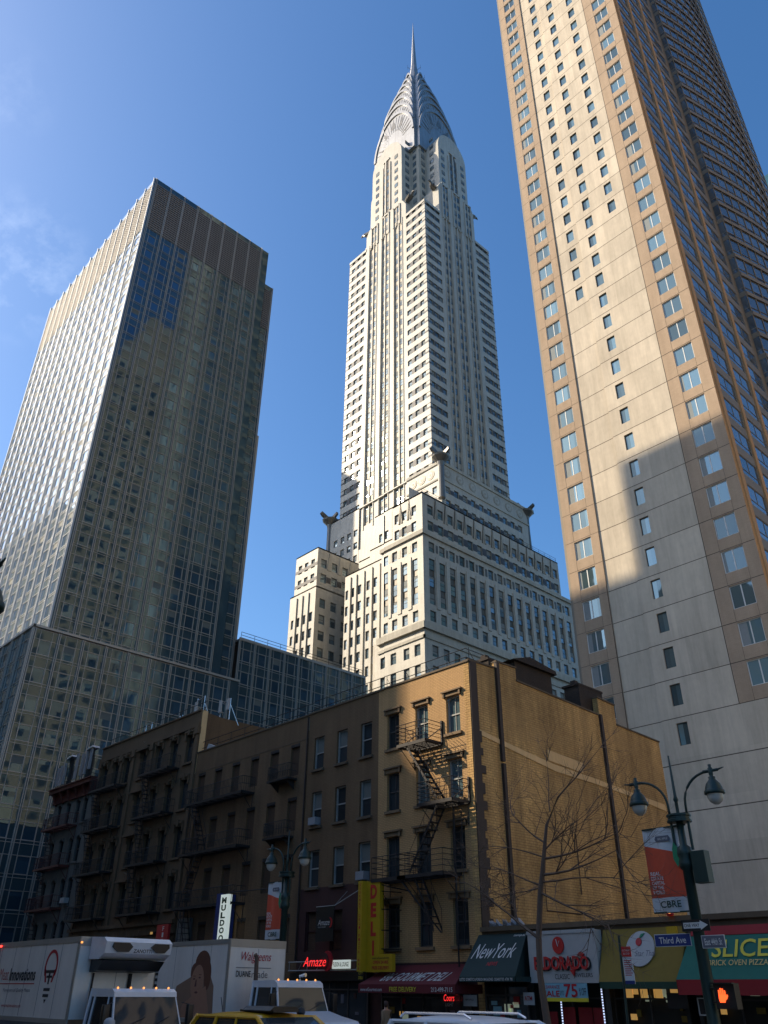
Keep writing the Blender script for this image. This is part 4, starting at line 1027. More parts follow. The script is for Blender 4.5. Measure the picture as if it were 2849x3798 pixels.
street_front(-23.1, -21.15, 2.35, 'newsstand shopfront with magazines under the green awning', 'magazine_shopfront', ('litcool', 'crimson', 'skyblue', 'signgrey', 'litwarm'), 6)

def blind_house():
    T = thing('blocked_window_house', (-41, 35, 0), 'brown walk-up house with bricked-up windows and two small iron balconies', 'house')
    x0, x1, Z = -46.75, -35.12, 15.3; b = MB()
    cols = (-36.25, -38.17, -40.1, -42.05, -43.97, -45.88)
    rects = [(c-.4, c+.4, t-1.7, t) for c in cols for t in TOPS]
    b.wall(E27, x0, x1, 3.3, Z, rects, .12, 0); b.wall(E27, x0, x1, 0, 3.3)
    for r in rects: b.wall(Fr('E', 27.12), r[0], r[1], r[2], r[3], (), 0, 1)
    b.wall(Fr('W', 41), x0, x1, 0, Z-1); b.wall(Fr('S', x0), 27, 41, 0, Z); b.box(x0+.2, x1, 27.3, 40.9, 14.4, 14.6, 2)
    b.fbox(E27, x0, x1, Z, Z+.08, -.05, .3, 3); b.fbox(E27, x0, x1, 14.02, 14.06, -.015, .01, 3)
    b.build('wall', ['brown_brick', 'boarded', 'roof', 'stone_dark'], T)
    for c in cols:
        for t in TOPS:
            l = MB(); l.fbox(E27, c-.4, c+.4, t-.16, t, -.01, .1); l.build('window_head', 'iron', T)
    for z in (11.9, 9.05, 6.2): fire_platform(T, -46.1, -39.9, z, depth=.9, rails=2, balus=.14, h=.8)
    for z0_, xa, xb in ((11.9, -45.4, -43.9), (9.05, -44.0, -45.3), (6.2, -45.2, -44.0)): stair(T, xa, z0_, xb, z0_-2.8, 26.15, n=9, w=.45)
    ladder(T, -44.6, 2.9, 6.2, 26.0); ladder(T, -45.0, 9.1, 11.8, 26.0)
    for z in (12.05, 9.1):
        g = MB(); g.box(-37.85, -35.95, 26.35, 27, z-.1, z)
        for u in (-37.6, -36.2): g.prism([(26.4, z-.1), (27, z-.1), (27, z-.55)], Fr('N', u), -.02, .02)
        o = g.build('balcony', 'iron', T); r = railing(-37.82, -35.98, 26.38, 27, z, .75, 2, .1, .012)
        for i in range(9): u = -37.75+i*.22; r.tube([(u, 26.36, z+.1), (u+.1, 26.3, z+.35), (u, 26.36, z+.6)], .012, 4)
        r.build('railing', 'iron', o)
    g = MB()
    for z in (15.68, 16.08): g.tube([(x0, 27.3, z), (x1, 27.3, z)], .022, 4)
    for i in range(8): g.tube([(x0+.3+i*1.5, 27.3, 15.2), (x0+.3+i*1.5, 27.3, 16.08)], .02, 4)
    g.build('roof_railing', 'iron', T)
    g = MB(); g.tube([(x1-.05, 26.95, 3.4), (x1-.05, 26.95, 15.2)], .045, 6); g.build('drainpipe', 'drain', T)
    g = MB(); g.prism([(-45.9, 15.42), (-44.9, 15.42), (-45.7, 15.75)], Fr('E', 27.1), 0, .3); g.build('roof_vent', 'signwhite', T)
blind_house()

def carved_house():
    T = thing('carved_brown_house', (-54, 35, 0), 'dark brownstone apartment house with carved hoods over the windows and two fire escapes', 'house')
    x0, x1, Z = -60.95, -46.8, 18.05; b = MB(); WD = 1.02
    cols = (-47.9, -49.9, -51.9, -54.15, -56.6, -58.3, -60.1); floors = (16.75, 13.85, 11.0, 8.15)
    rects = [(c-.45, c+.45, t-1.85, t) for c in cols for t in floors]
    b.wall(E27, x0, x1, 0, Z, rects, .2, 0)
    for r in rects: b.wall(Fr('E', 27.2), r[0], r[1], r[2], r[3], (), 0, 1)
    b.wall(Fr('N', x1), 27, 41, 14, Z-.1, (), 0, 2); b.prism([(27, 14), (35, 14), (35, 17.3), (27, 18.1)], Fr('N', x1), -.02, .3, 2); b.wall(Fr('S', x0), 27, 41, 0, Z); b.wall(Fr('W', 41), x0, x1, 0, Z-1)
    b.box(x0+.3, x1-.35, 27.3, 40.9, 16.9, 17.1, 3)
    b.build('wall', ['carved_brown', 'glass_dark', 'brown_brick', 'roof'], T)
    g = MB(); g.fbox(Fr('N', x1), 27, 27.4, 14, 18.15, -.06, .02); g.build('corner_strip', 'scar', T)
    c = MB(); c.fbox(E27, x0, x1+.03, 17.05, 17.3, -.18, .02); c.fbox(E27, x0, x1+.03, 17.3, Z+.05, -.08, .3); c.fbox(E27, x0, x1, Z+.05, Z+.15, -.16, .35); c.fbox(E27, x0, x1, 5.5, 5.7, -.3, .02); c.fbox(E27, x0, x1, 5.0, 5.5, -.12, .02); c.pieces('cornice', 'carved_brown', T)
    for u in (-46.98, -52.9, -55.55, -60.75, -57.4):
        p = MB(); p.fbox(E27, u-.16, u+.16, 5.7, 17.05, -.12, .02); p.fbox(E27, u-.24, u+.24, 16.6, 17.05, -.2, .02); p.build('pilaster', 'carved_brown', T)
    for fi, t in enumerate(floors):
        for ci, c0 in enumerate(cols):
            h = MB(); big = c0 == -54.15
            if big:
                if fi % 2: h.prism([(c0-.8, t+.15), (c0+.8, t+.15), (c0+.55, t+.5), (c0, t+.68), (c0-.55, t+.5)], E27, -.25, .02)
                else: h.prism([(c0-.85, t+.15), (c0+.85, t+.15), (c0, t+.7)], E27, -.25, .02)
                h.fbox(E27, c0-.8, c0+.8, t+.05, t+.16, -.3, .02)
            else:
                h.fbox(E27, c0-.58, c0+.58, t+.12, t+.26, -.16, .02); h.fbox(E27, c0-.5, c0+.5, t, t+.12, -.07, .02); h.fbox(E27, c0-.1, c0+.1, t-.05, t+.34, -.2, .02)
            for q in (-.52, .52): h.fbox(E27, c0+q-.07, c0+q+.07, t-.35, t+.14, -.12, .02)
            h.build('window_hood', 'carved_brown', T)
            s = MB(); s.fbox(E27, c0-.6, c0+.6, t-1.98, t-1.85, -.14, .02); s.build('sill', 'carved_brown', T)
    for xa, xb in ((-52.9, -48.9), (-60.4, -56.2)):
        for k, z in enumerate((14.75, 11.95, 9.05, 6.2)):
            fire_platform(T, xa, xb, z, depth=.9, rails=2, balus=.15, h=.8)
            if z > 6.3: stair(T, xa+.5, z, xa+1.6, z-2.85, 26.15, w=.4)
    for k, (xa, xb) in enumerate(((x0, x1),)):
        g = MB()
        for z in (18.45, 18.85): g.tube([(xa, 27.3, z), (xb, 27.3, z)], .022, 4)
        for i in range(10): g.tube([(xa+.3+i*1.5, 27.3, 18), (xa+.3+i*1.5, 27.3, 18.85)], .02, 4)
        g.build('roof_railing', 'iron', T)
carved_house()
def antenna_frame(x, y, z, panels, label, w=.9, h=1.5):
    T = thing('antenna_frame', (x, y, z), label, 'antenna', 'antenna frames on the brownstone roof')
    g = MB()
    for q in (-w/2, w/2): g.tube([(x+q, y, z), (x+q, y, z+h)], .035, 5)
    for zz in (z+.35, z+h-.15): g.tube([(x-w/2, y, zz), (x+w/2, y, zz)], .04, 5)
    g.tube([(x+w/2, y, z+h*.8), (x+w/2+.5, y+.5, z)], .022, 4); g.tube([(x-w/2, y, z+h*.8), (x-w/2, y+.7, z)], .022, 4); g.build('frame', 'chrome', T)
    for dx, pz, ph in panels:
        p = MB(); p.box(x+dx-.12, x+dx+.12, y-.16, y-.04, z+pz, z+pz+ph); p.build('panel_antenna', 'signwhite', T)
antenna_frame(-57.3, 28.6, 17.6, ((.35, -.2, .8),), 'open white pipe frame at the south end of the brownstone roof', .9, 2.1)
antenna_frame(-53.6, 29.2, 17.4, ((-.3, 1.2, .6),), 'slender tripod antenna mast in the middle of the brownstone roof', .35, 2.3)
antenna_frame(-49.6, 28.4, 17.9, ((-.42, 1.0, .8),), 'white pipe frame with one box antenna at the roof corner', .95, 2.1)
antenna_frame(-47.6, 29.2, 17.6, ((-.5, 1.1, .85), (.45, 1.1, .8)), 'antenna frame with two tan drum panels at the north end of the roof', 1.2, 1.9)

def pale_house():
    T = thing('pale_arched_house', (-64.6, 35, 0), 'pale grey walk-up house with arched windows and dark red cornice', 'house')
    x0, x1 = -68.35, -60.97; b = MB(); Z = 15.7
    cols = (-62.55, -63.85, -65.55, -67.25); fl = (14.8, 12.0, 9.15, 6.3)
    rects = [(c-.36, c+.36, t-1.75, t) for c in cols for t in fl]
    b.wall(E27, x0, x1, 0, Z, rects, .2, 0); b.wall(Fr('S', x0), 27, 41, 0, Z); b.wall(Fr('N', x1), 27, 41, 0, Z); b.wall(Fr('W', 41), x0, x1, 0, Z); b.box(x0+.1, x1-.1, 27.2, 40.9, Z-.5, Z-.3, 1)
    b.build('wall', ['pale_wall', 'roof'], T)
    for c in cols:
        for t in fl:
            near_window(T, E27, c, t-1.75, .72, 1.75, .2, 'winframe_dark', 'glass_dark', 0, True, False)
            h = MB(); h.prism([(c-.45, t-.15), (c-.36, t-.15), (c-.2, t+.02), (c, t+.08), (c+.2, t+.02), (c+.36, t-.15), (c+.45, t-.15), (c+.3, t+.12), (c, t+.22), (c-.3, t+.12)], E27, -.06, .02); h.fbox(E27, c-.45, c+.45, t-1.87, t-1.75, -.1, .02); h.pieces('window_trim', 'pale_wall', T)
    c = MB(); c.fbox(E27, x0-.1, x1, Z-.75, Z, -.18, .02); c.fbox(E27, x0-.25, x1, Z, Z+.3, -.6, .1); c.fbox(E27, x0-.3, x1, Z+.3, Z+.38, -.7, .1)
    for i in range(6): u = x0+.3+i*1.35; c.prism([(26.45, Z), (27, Z), (27, Z-.85), (26.85, Z-.8)], Fr('N', u), -.08, .08)
    c.pieces('cornice', 'iron_red', T)
    for k, z in enumerate((12.9, 10.05, 7.2)):
        o = fire_platform(T, -68.0, -63.3, z, 'iron_red', depth=.85, rails=2, balus=.16, h=.8)
    for z0_ in (12.9, 10.05, 7.2): stair(T, -67.4, z0_, -66.4, z0_-2.8, 26.3, 'iron', w=.4)
    ac = MB(); ac.fbox(E27, -62.9, -62.3, 7.45, 7.8, -.4, .0); ac.build('air_conditioner', 'signwhite', T)
    return T
pale_house()
for i, (x, z, h, r, lab) in enumerate(((-68.0, 16.1, 1.5, 0, 'southmost grey panel antenna above the red cornice'), (-67.4, 16.1, 1.6, 0, 'second grey panel antenna from the south above the cornice'), (-66.7, 16.1, 1.7, 0, 'thin tan panel antenna above the red cornice'),
        (-64.6, 16.2, 2.0, 0, 'long grey panel antenna in the middle of the cornice'), (-63.6, 16.3, 1.7, 0, 'grey panel antenna north of the long one'), (-62.9, 16.3, 2.0, 0, 'broad grey panel antenna near the north end'), (-62.2, 16.6, 1.6, 0, 'northmost grey panel antenna above the red cornice'))):
    T = thing('panel_antenna', (x, 26.6, z-.1), lab, 'antenna', 'panel antennas above the red cornice')
    p = MB(); p.box(x-.13, x+.13, 26.5, 26.64, z+.2, z+.2+h); p.build('panel', 'antenna', T)
    p = MB(); p.tube([(x+.05, 26.72, z-.05), (x+.05, 26.72, z+h)], .03, 5); p.tube([(x+.05, 26.72, z), (x+.2, 27.3, z-.1)], .02, 4); p.build('pole', 'iron', T)
for x, z, lab in ((-65.9, 18.2, 'foil-topped cable tray standing above the middle of the cornice'), (-62.3, 18.3, 'foil-topped cable tray at the north end of the cornice')):
    T = thing('cable_tray', (x, 26.9, 16.1), lab, 'cable tray', 'foil-topped cable trays on the pale house')
    p = MB(); p.prism([(x-.6, z), (x+.5, z+.1), (x+.4, z+.25), (x-.4, z+.2)], Fr('E', 26.4), 0, .6); p.build('cover', 'foil', T)
    p = MB()
    for q in range(7): p.tube([(x-.5+.15*q, 26.7, 16.05), (x-.5+.15*q+.05*math.sin(q), 26.8, 17.2), (x-.45+.13*q, 26.7, z)], .03, 4)
    p.build('cables', 'rubber', T)

# ------------------------------------------------------------------ shop row, low building north of the yellow wall
def low_shops():
    T = thing('low_shop_building', (-15, 35, 0), 'one-storey shop building in front of the yellow wall, running north to the corner', 'shop building')
    b = MB(); x0, x1 = -23.28, -9.6; yB = 43
    b.wall(E27, x0, x1, 2.5, 4.3, (), 0, 0); b.wall(Fr('N', x1), 27, yB, 0, 4.3, (), 0, 0); b.wall(Fr('W', yB), x0, x1, 0, 4.3); b.box(x0, x1, 27.3, yB, 4.0, 4.15, 1)
    b.fbox(E27, x0, x1+.1, 4.2, 4.36, -.12, .3, 2); b.wall(E27, x0, x1, 0, .5, (), 0, 2)
    b.build('wall', ['stone_dark', 'roof', 'stone_dark'], T)
    # shop windows between piers
    for a, e in ((-23.2, -21.1), (-21.0, -17.95), (-17.85, -15.0), (-14.6, -9.8)):
        s = MB(); s.box(a, e, 27.6, 27.7, .15, 2.5); s.box(a-.05, a+.08, 26.98, 27.7, 0, 2.5); s.box(e-.08, e+.05, 26.98, 27.7, 0, 2.5); o = s.build('shopfront', 'shopdark', T)
        n = max(2, int((e-a)/1.1)); g = MB()
        for i in range(n+1): u = a+.08+(e-a-.16)*i/n; g.box(u-.025, u+.025, 27.2, 27.26, .5, 2.5)
        g.box(a, e, 27.2, 27.26, .5, .56); g.box(a, e, 27.2, 27.26, 2.0, 2.05); g.build('shop_window_frame', 'winframe_dark', o)
    it = MB(); random.seed(3)
    for a, e, k in ((-17.6, -15.2, 14), (-14.4, -10, 22)):
        for i in range(k):
            u = random.uniform(a, e-.3); z = random.uniform(.7, 2.2); it.box(u, u+random.uniform(.08, .3), 27.4, 27.45, z, z+random.uniform(.05, .3), random.choice((0, 0, 1, 2)))
    for i in range(4): it.box(-17.4+i*.55, -17.15+i*.55, 27.38, 27.42, 2.05, 2.35, 1)
    it.pieces('display_item', ['olive', 'litwarm', 'litcool'], T)
    pr = MB()
    for u, z, w_, h in ((-19.85, 1.0, .5, .75), (-19.2, 1.05, .55, .7), (-18.6, .95, .45, .8), (-20.5, 1.0, .4, .6)): pr.box(u, u+w_, 27.12, 27.15, z, z+h)
    pr.pieces('sale_poster', 'crimson', T)
    return T
shops = low_shops()
low_shopsE = Fr('E', 26.4)

def awning(name, x0, x1, y1, z1, x0b, x1b, y0, z0, zv, mat, label, valance=None, group=None, thick=.03):
    T = thing(name, ((x0+x1)/2, y1, z0), label, 'awning', group)
    a = MB()
    a.face([(x0b, y0, z0), (x1b, y0, z0), (x1, y1, z1), (x0, y1, z1)]); a.face([(x0b, y0+thick, z0-thick), (x1b, y0+thick, z0-thick), (x1, y1, z1-thick), (x0, y1, z1-thick)])
    a.face([(x0b, y0, z0), (x0, y1, z1), (x0, y1, z0-.0)]); a.face([(x1b, y0, z0), (x1, y1, z1), (x1, y1, z0)])
    a.build('canopy', mat, T)
    v = MB(); v.box(x0b, x1b, y0, y0+.02, zv, z0); v.box(x0b, x0b+.02, y0, y1, zv, z0); v.box(x1b-.02, x1b, y0, y1, zv, z0); v.build('valance', valance or mat, T)
    return T
class Slope:
    """plane of an awning: z runs up the slope"""
    def __init__(s, y0, z0, y1, z1): s.a = (y0, z0); s.b = (y1, z1); s.k = 'E'; s.c = y0; s.n = math.hypot(y1-y0, z1-z0)
    def P(s, u, z, d=0):
        t = (z-s.a[1])/(s.b[1]-s.a[1]); ny, nz = -(s.b[1]-s.a[1])/s.n, (s.b[0]-s.a[0])/s.n
        return (u, s.a[0]+(s.b[0]-s.a[0])*t-ny*d, z-nz*d)
# deli awning
T = awning('deli_awning', -28.5, -24.1, 27, 3.12, -28.9, -23.4, 25.5, 2.42, 2.12, 'awning_red', 'burgundy awning lettered for the gourmet deli', None)
text('696 GOURMET DELI', Slope(25.5, 2.42, 27, 3.12), -26.1, 2.52, 3.6, .30, 'lettering_white', T, .012, .2)
text('www.eGourmet.com', Fr('E', 25.49), -28.1, 2.18, 1.3, .12, 'lettering_white', T, .01); text('FREE DELIVERY', Fr('E', 25.49), -26.2, 2.17, 1.5, .16, 'lettering_yellow', T, .01); text('212-499-7115', Fr('E', 25.49), -24.1, 2.17, 1.1, .15, 'lettering_white', T, .01)
# newsstand awning
T = awning('magazine_shop_awning', -23.45, -21.08, 27, 4.1, -23.3, -20.65, 25.6, 2.66, 2.5, 'awning_green', 'dark green sloping awning reading New York over the magazine shop', None)
S_ = Slope(25.6, 2.66, 27, 4.1)
text('NewYork', S_, -22.2, 3.25, 2.0, .5, 'lettering_white', T, .0, .25); text('NEWS', S_, -22.0, 3.0, .5, .13, 'lettering_red', T, .01, .2); text('KHAWAJA INC', S_, -21.35, 3.95, .55, .1, 'lettering_white', T, .01, .2)
text('LOTTO  DOMESTIC & FOREIGN MAGAZINES  CIGARETTES  ATM  700', Fr('E', 25.58), -22.0, 2.53, 2.5, .09, 'lettering_white', T, .01)
# jeweller's sign
T = thing('jeweller_sign', (-19.2, 26.5, 2.47), 'white jeweller sign with red name and red clock disc', 'sign')
b = MB(); b.box(-20.68, -17.78, 26.5, 26.9, 2.47, 4.07); b.box(-20.7, -17.76, 26.47, 26.5, 3.98, 4.09); b.build('panel', 'signwhite', T)
Fj = Fr('E', 26.5)
def disc(par, u, z, ru, rz, fr, mat, name, d0=-.05, d1=0, n=24):
    b = MB(); b.prism([(u+ru*math.cos(2*math.pi*i/n), z+rz*math.sin(2*math.pi*i/n)) for i in range(n)], fr, d0, d1); return b.build(name, mat, par)
disc(T, -19.33, 3.62, .24, .27, Fj, 'red', 'clock_disc'); b = MB(); b.tube([(-19.38, 26.43, 3.8), (-19.32, 26.43, 3.58), (-19.25, 26.43, 3.75)], .015, 4); b.build('clock_hands', 'lettering_white', T)
text('ELDORADO', Fj, -19.2, 2.83, 2.35, .42, 'lettering_dark', T, .03, d=-.03, name='letter_shadow'); text('ELDORADO', Fj, -19.25, 2.86, 2.3, .42, 'red', T, .035, d=-.09)
text('CLASSIC', Fj, -19.28, 2.58, .62, .16, 'lettering_dark', T, .0); text('JEWELERS', Fj, -18.42, 2.6, .78, .16, 'lettering_dark', T, .0)
b = MB(); b.prism([(-18.9, 2.86), (-18.7, 2.86), (-18.75, 2.68)], Fj, -.09, -.02); b.prism([(-18.55, 3.3), (-18.4, 3.4), (-18.25, 3.32), (-18.35, 3.26)], Fj, -.09, -.02); b.build('letter_flourish', 'red', T)
# sale banner
T = thing('sale_banner', (-19.3, 26.4, 1.92), 'pale blue and yellow banner reading up to 75% off under the jeweller sign', 'banner')
b = MB(); b.box(-20.2, -18.27, 26.42, 26.45, 2.03, 2.46); b.build('panel', 'skyblue', T); b = MB(); b.box(-20.2, -18.27, 26.42, 26.45, 1.92, 2.03); b.build('lower_stripe', 'lettering_yellow', T)
Fb = Fr('E', 26.42)
text('CLEARANCE', Fb, -19.75, 2.3, .75, .1, 'lettering_red', T); text('SALE', Fb, -19.75, 2.06, .7, .18, 'lettering_red', T, .02); text('UP TO', Fb, -19.3, 2.1, .16, .14, 'lettering_dark', T); text('75', Fb, -18.93, 2.04, .55, .4, 'lettering_red', T, .02); text('% OFF', Fb, -18.45, 2.1, .28, .22, 'lettering_dark', T)
for x, lab in ((-19.72, 'vertical strip of white lights at the left edge of the jeweller window'), (-18.02, 'vertical strip of white lights at the right edge of the jeweller window')):
    T = thing('light_strip', (x, 26.9, .5), lab, 'light strip', 'light strips by the jeweller window'); b = MB()
    for i in range(22): b.box(x-.015, x+.015, 26.86, 26.9, .6+i*.08, .65+i*.08)
    b.build('lamps', 'led', T); b = MB(); b.box(x-.02, x+.02, 26.9, 26.93, .5, 2.45); b.build('rail', 'black', T)
# olive awning with disc
T = awning('olive_awning', -17.72, -14.6, 26.95, 4.06, -17.72, -14.75, 26.35, 2.5, 2.3, 'olive', 'olive yellow awning with a pale round fruit sign', 'lettering_green')
So = Slope(26.35, 2.5, 26.95, 4.06)
b = MB(); b.prism([(-16.2+.53*math.cos(i*math.pi/14), 3.43+.52*math.sin(i*math.pi/14)) for i in range(28)], So, -.05, -.01); b.build('round_sign', 'signwhite', T)
b = MB(); b.prism([(-16.25+.11*math.cos(i*math.pi/6), 3.62+.12*math.sin(i*math.pi/6)) for i in range(12)], So, -.08, -.05); b.build('fruit_mark', 'lettering_red', T); b = MB(); b.prism([(-16.25, 3.72), (-16.18, 3.85), (-16.05, 3.87), (-16.15, 3.76)], So, -.08, -.05); b.build('leaf_mark', 'leafgreen', T)
text('Star Thai', So, -16.0, 3.2, .75, .17, 'signgrey', T, 0, .2, d=-.055)
# pizza shop awning
T = awning('pizza_shop_awning', -14.35, -9.7, 26.9, 4.0, -14.7, -9.6, 26.0, 2.55, 2.15, 'teal_awning', 'green pizza shop awning with crimson border and yellow lettering', 'crimson')
Sp = Slope(26.0, 2.55, 26.9, 4.0)
b = MB(); b.prism([(-14.4, 3.74), (-9.7, 3.74), (-9.7, 4.0), (-14.35, 4.0)], Sp, -.02, .0); b.build('top_border', 'crimson', T)
text('SLICE', Sp, -12.72, 3.12, 1.75, .48, 'lettering_yellow', T, .01, d=-.03); text('BRICK OVEN PIZZA', Sp, -12.75, 2.9, 1.85, .15, 'lettering_gold', T, .005, d=-.03)
b = MB(); b.prism([(-14.95, 3.75), (-14.6, 3.75), (-14.6, 4.02), (-14.95, 4.02)], Fr('E', 26.3), 0, .1, 0); b.build('yellow_tab', 'deli_yellow', T)
T = thing('roof_dome', (-13.0, 28.2, 4.16), 'shallow white roof dome above the pizza shop', 'rooflight'); b = MB(); b.lathe((-13.0, 28.2, 4.16), [(.42, 0), (.42, .16), (.34, .24), (.2, .28), (.02, .3)], 18); b.build('dome', 'signwhite', T, True)
T = thing('floodlight', (-15.0, 26.8, 4.3), 'small lit floodlight on the parapet over the olive awning', 'floodlight'); b = MB(); b.lathe((-15.0, 26.8, 4.36), [(.02, .2), (.1, .18), (.13, .05), (.1, 0)], 10); b.build('housing', 'red', T); b = MB(); b.lathe((-14.97, 26.72, 4.42), [(.05, .05), (.05, 0), (.01, -.01)], 8); b.build('lens', 'amber', T)
T = thing('rubbish_heap', (-22.4, 27.5, 4.15), 'grey plastic sheeting and bags heaped on the low roof by the wall', 'rubbish'); b = MB(); random.seed(5)
for i in range(14):
    x = -23.1+i*.11; b.tube([(x, 27.1+.3*random.random(), 4.1), (x+.12, 27.2, 4.35+.2*random.random()), (x+.35, 27.4, 4.15+.15*random.random())], [.1, .12, .07], 6)
b.build('sheeting', 'antenna', T)
# ATM and newspaper signs
def panel_sign(name, x0, x1, z0, z1, y, mat, label, words_, group=None, cat='sign'):
    T = thing(name, ((x0+x1)/2, y, z0), label, cat, group); b = MB(); b.box(x0, x1, y, y+.05, z0, z1); b.build('panel', mat, T)
    for s, u, z, w_, h, mt in words_: text(s, Fr('E', y), u, z, w_, h, mt, T, .012)
    return T
panel_sign('atm_sign', -20.9, -20.45, 1.8, 2.18, 26.3, 'signwhite', 'small white and red ATM sign by the jeweller window', (('ATM', -20.68, 1.93, .34, .14, 'lettering_red'),))
panel_sign('notice_board', -23.9, -23.25, 1.72, 2.08, 26.45, 'signwhite', 'small grey notice beside the deli under the green awning', (('NEWS & FOOD', -23.58, 1.9, .42, .06, 'lettering_dark'),))
panel_sign('shop_screen', -15.45, -14.75, 1.78, 2.2, 26.6, 'black', 'dark screen hung under the olive awning, left of the red valance', ())
T = thing('menu_board', (-14.0, 26.3, 1.6), 'black menu board with white frame under the pizza shop awning', 'menu board'); b = MB(); b.box(-14.25, -13.75, 26.32, 26.36, 1.65, 2.05); b.build('board', 'black', T); b = MB()
for q in ((-14.28, -14.25, 1.62, 2.08), (-13.75, -13.72, 1.62, 2.08), (-14.25, -13.75, 1.62, 1.65), (-14.25, -13.75, 2.05, 2.08)): b.box(q[0], q[1], 26.3, 26.36, q[2], q[3])
b.build('frame', 'signwhite', T)
# beer neon
T = thing('beer_neon', (-24.7, 26.6, 1.7), 'glowing red neon beer sign in the deli window', 'neon sign'); text('Coors', Fr('E', 26.55), -24.72, 1.87, .55, .22, 'neon', T, .0, .15); text('LIGHT', Fr('E', 26.55), -24.7, 1.7, .42, .12, 'lettering_white', T, .0, .15)
# deli blade sign
T = thing('deli_blade_sign', (-28.5, 26, 2.85), 'tall yellow vertical sign with big red DELI letters', 'sign')
b = MB(); b.box(-28.85, -28.07, 25.9, 26.1, 2.86, 6.3); b.box(-28.07, -27.25, 25.9, 26.1, 2.86, 3.5); b.box(-28.88, -28.85, 25.88, 26.9, 2.86, 6.34); b.build('panel', 'deli_yellow', T)
b = MB(); b.fbox(Fr('E', 25.6), -29.14, -28.88, 2.88, 6.34, 0, .3); b.build('side_panel', 'deli_yellow', T)
for i, ch in enumerate('DELI'): text(ch, Fr('E', 25.9), -28.45, 5.62-.72*i, (.42, .36, .34, .12)[i], .56, 'red', T, .05)
text('www.eGourmet.com', Fr('E', 25.9), -27.95, 3.33, 1.1, .08, 'lettering_dark', T, .01); text('OPEN 24 HRS', Fr('E', 25.9), -27.95, 3.15, 1.0, .12, 'lettering_red', T, .02); text('FREE DELIVERY', Fr('E', 25.9), -27.95, 2.95, 1.1, .12, 'lettering_red', T, .02)
for i, ch in enumerate('GOURMET DELI PIZZA 646'):
    if ch != ' ': text(ch, Fr('E', 25.6), -29.01, 6.14-.152*i, .09, .1, 'lettering_red', T, .01)
b = MB(); b.tube([(-28.07, 26, 6.25), (-25.6, 26.9, 6.3)], .03, 5); b.tube([(-28.07, 26.0, 6.15), (-27.2, 27, 5.9)], .025, 5)
for z in (5.9, 5.2, 4.4, 3.7): b.tube([(-28.07, 26, z), (-27.8, 27, z)], .02, 4)
b.pieces('bracket', 'iron', T)
panel_sign('city_sign', -29.75, -29.35, 2.55, 2.95, 26.2, 'black', 'little black and yellow hanging sign left of the deli awning', (('CITY', -29.55, 2.78, .26, .11, 'lettering_yellow'), ('DELI', -29.55, 2.61, .26, .11, 'lettering_yellow')))
# lounge fascia
T = thing('lounge_fascia', (-32.3, 26.5, 2.9), 'dark pipe-framed fascia over the lounge shopfront', 'fascia')
b = MB(); b.box(-35.05, -29.6, 26.6, 26.98, 2.55, 2.9); b.build('canopy', 'black', T); b = MB()
for z in (2.97, 3.32): b.tube([(-35.05, 26.5, z), (-29.5, 26.5, z)], .03, 5)
for i in range(9): u = -35+i*.68; b.tube([(u, 26.5, 2.97), (u+(.3 if i % 2 else 0), 26.5, 3.32)], .018, 4)
b.build('pipe_frame', 'winframe', T)
panel_sign('lounge_sign', -31.72, -30.5, 3.02, 3.36, 26.4, 'lit', 'small lit white sign reading fusion and lounge on the pipe frame', (('FUSION & LOUNGE', -31.1, 3.1, 1.05, .18, 'lettering_dark'),))
T = thing('lounge_neon', (-32.6, 26.3, 2.9), 'glowing red neon script with a red disc above the lounge door', 'neon sign')
disc(T, -31.95, 3.33, .33, .4, Fr('E', 26.3), 'lettering_red', 'disc', -.02, .06); disc(T, -32.1, 3.33, .27, .33, Fr('E', 26.27), 'maroon', 'disc_face', -.01, .02)
text('Amaze', Fr('E', 26.2), -32.72, 3.12, 1.65, .38, 'neon', T, -.004, .3)
T = thing('lounge_banner', (-32.35, 26.4, 4.1), 'black hanging banner with white script and red crescent', 'banner')
b = MB(); b.box(-33.0, -31.72, 26.4, 26.43, 4.12, 5.56); b.build('cloth', 'black', T); text('Amaze', Fr('E', 26.4), -32.42, 4.78, .85, .24, 'lettering_white', T, .0, .25); text('FUSION LOUNGE', Fr('E', 26.4), -32.55, 4.68, .55, .05, 'lettering_white', T)
b = MB(); b.prism([(-32.0+.2*math.cos(t/8*math.pi-math.pi/2), 4.88+.22*math.sin(t/8*math.pi-math.pi/2)) for t in range(9)]+[(-32.0+.1*math.cos(t/8*math.pi-math.pi/2), 4.88+.17*math.sin(t/8*math.pi-math.pi/2)) for t in range(8, -1, -1)], Fr('E', 26.4), -.012, 0); b.build('crescent', 'red', T)
b = MB(); b.tube([(-31.7, 26.4, 5.56), (-30.5, 27, 6.25)], .02, 5); b.tube([(-33.05, 26.42, 5.57), (-31.7, 26.42, 5.57)], .02, 5); b.tube([(-31.7, 26.4, 5.56), (-31.5, 27, 6.2)], .008, 4); b.pieces('bracket', 'winframe', T)
# pub blade sign
T = thing('pub_blade_sign', (-40.3, 26, 4.0), 'lit white vertical pub sign with green letters', 'sign')
b = MB(); b.box(-40.68, -39.95, 25.97, 26.2, 3.0, 6.55); b.build('lit_face', 'lit', T); b = MB(); b.box(-41.05, -40.68, 25.95, 26.9, 2.95, 6.62); b.build('side', 'signblue', T)
for i, ch in enumerate('MULDOON\'S'): text(ch, Fr('E', 25.97), -40.31, 6.12-.355*i, .44 if ch != '\'' else .08, .29, 'lettering_green', T, .045)
b = MB(); b.tube([(-39.95, 26.1, 6.65), (-37, 26.9, 6.7)], .03, 5); b.tube([(-41, 26.6, 6.62), (-41, 27, 6.9)], .02, 4); b.pieces('bracket', 'iron', T)
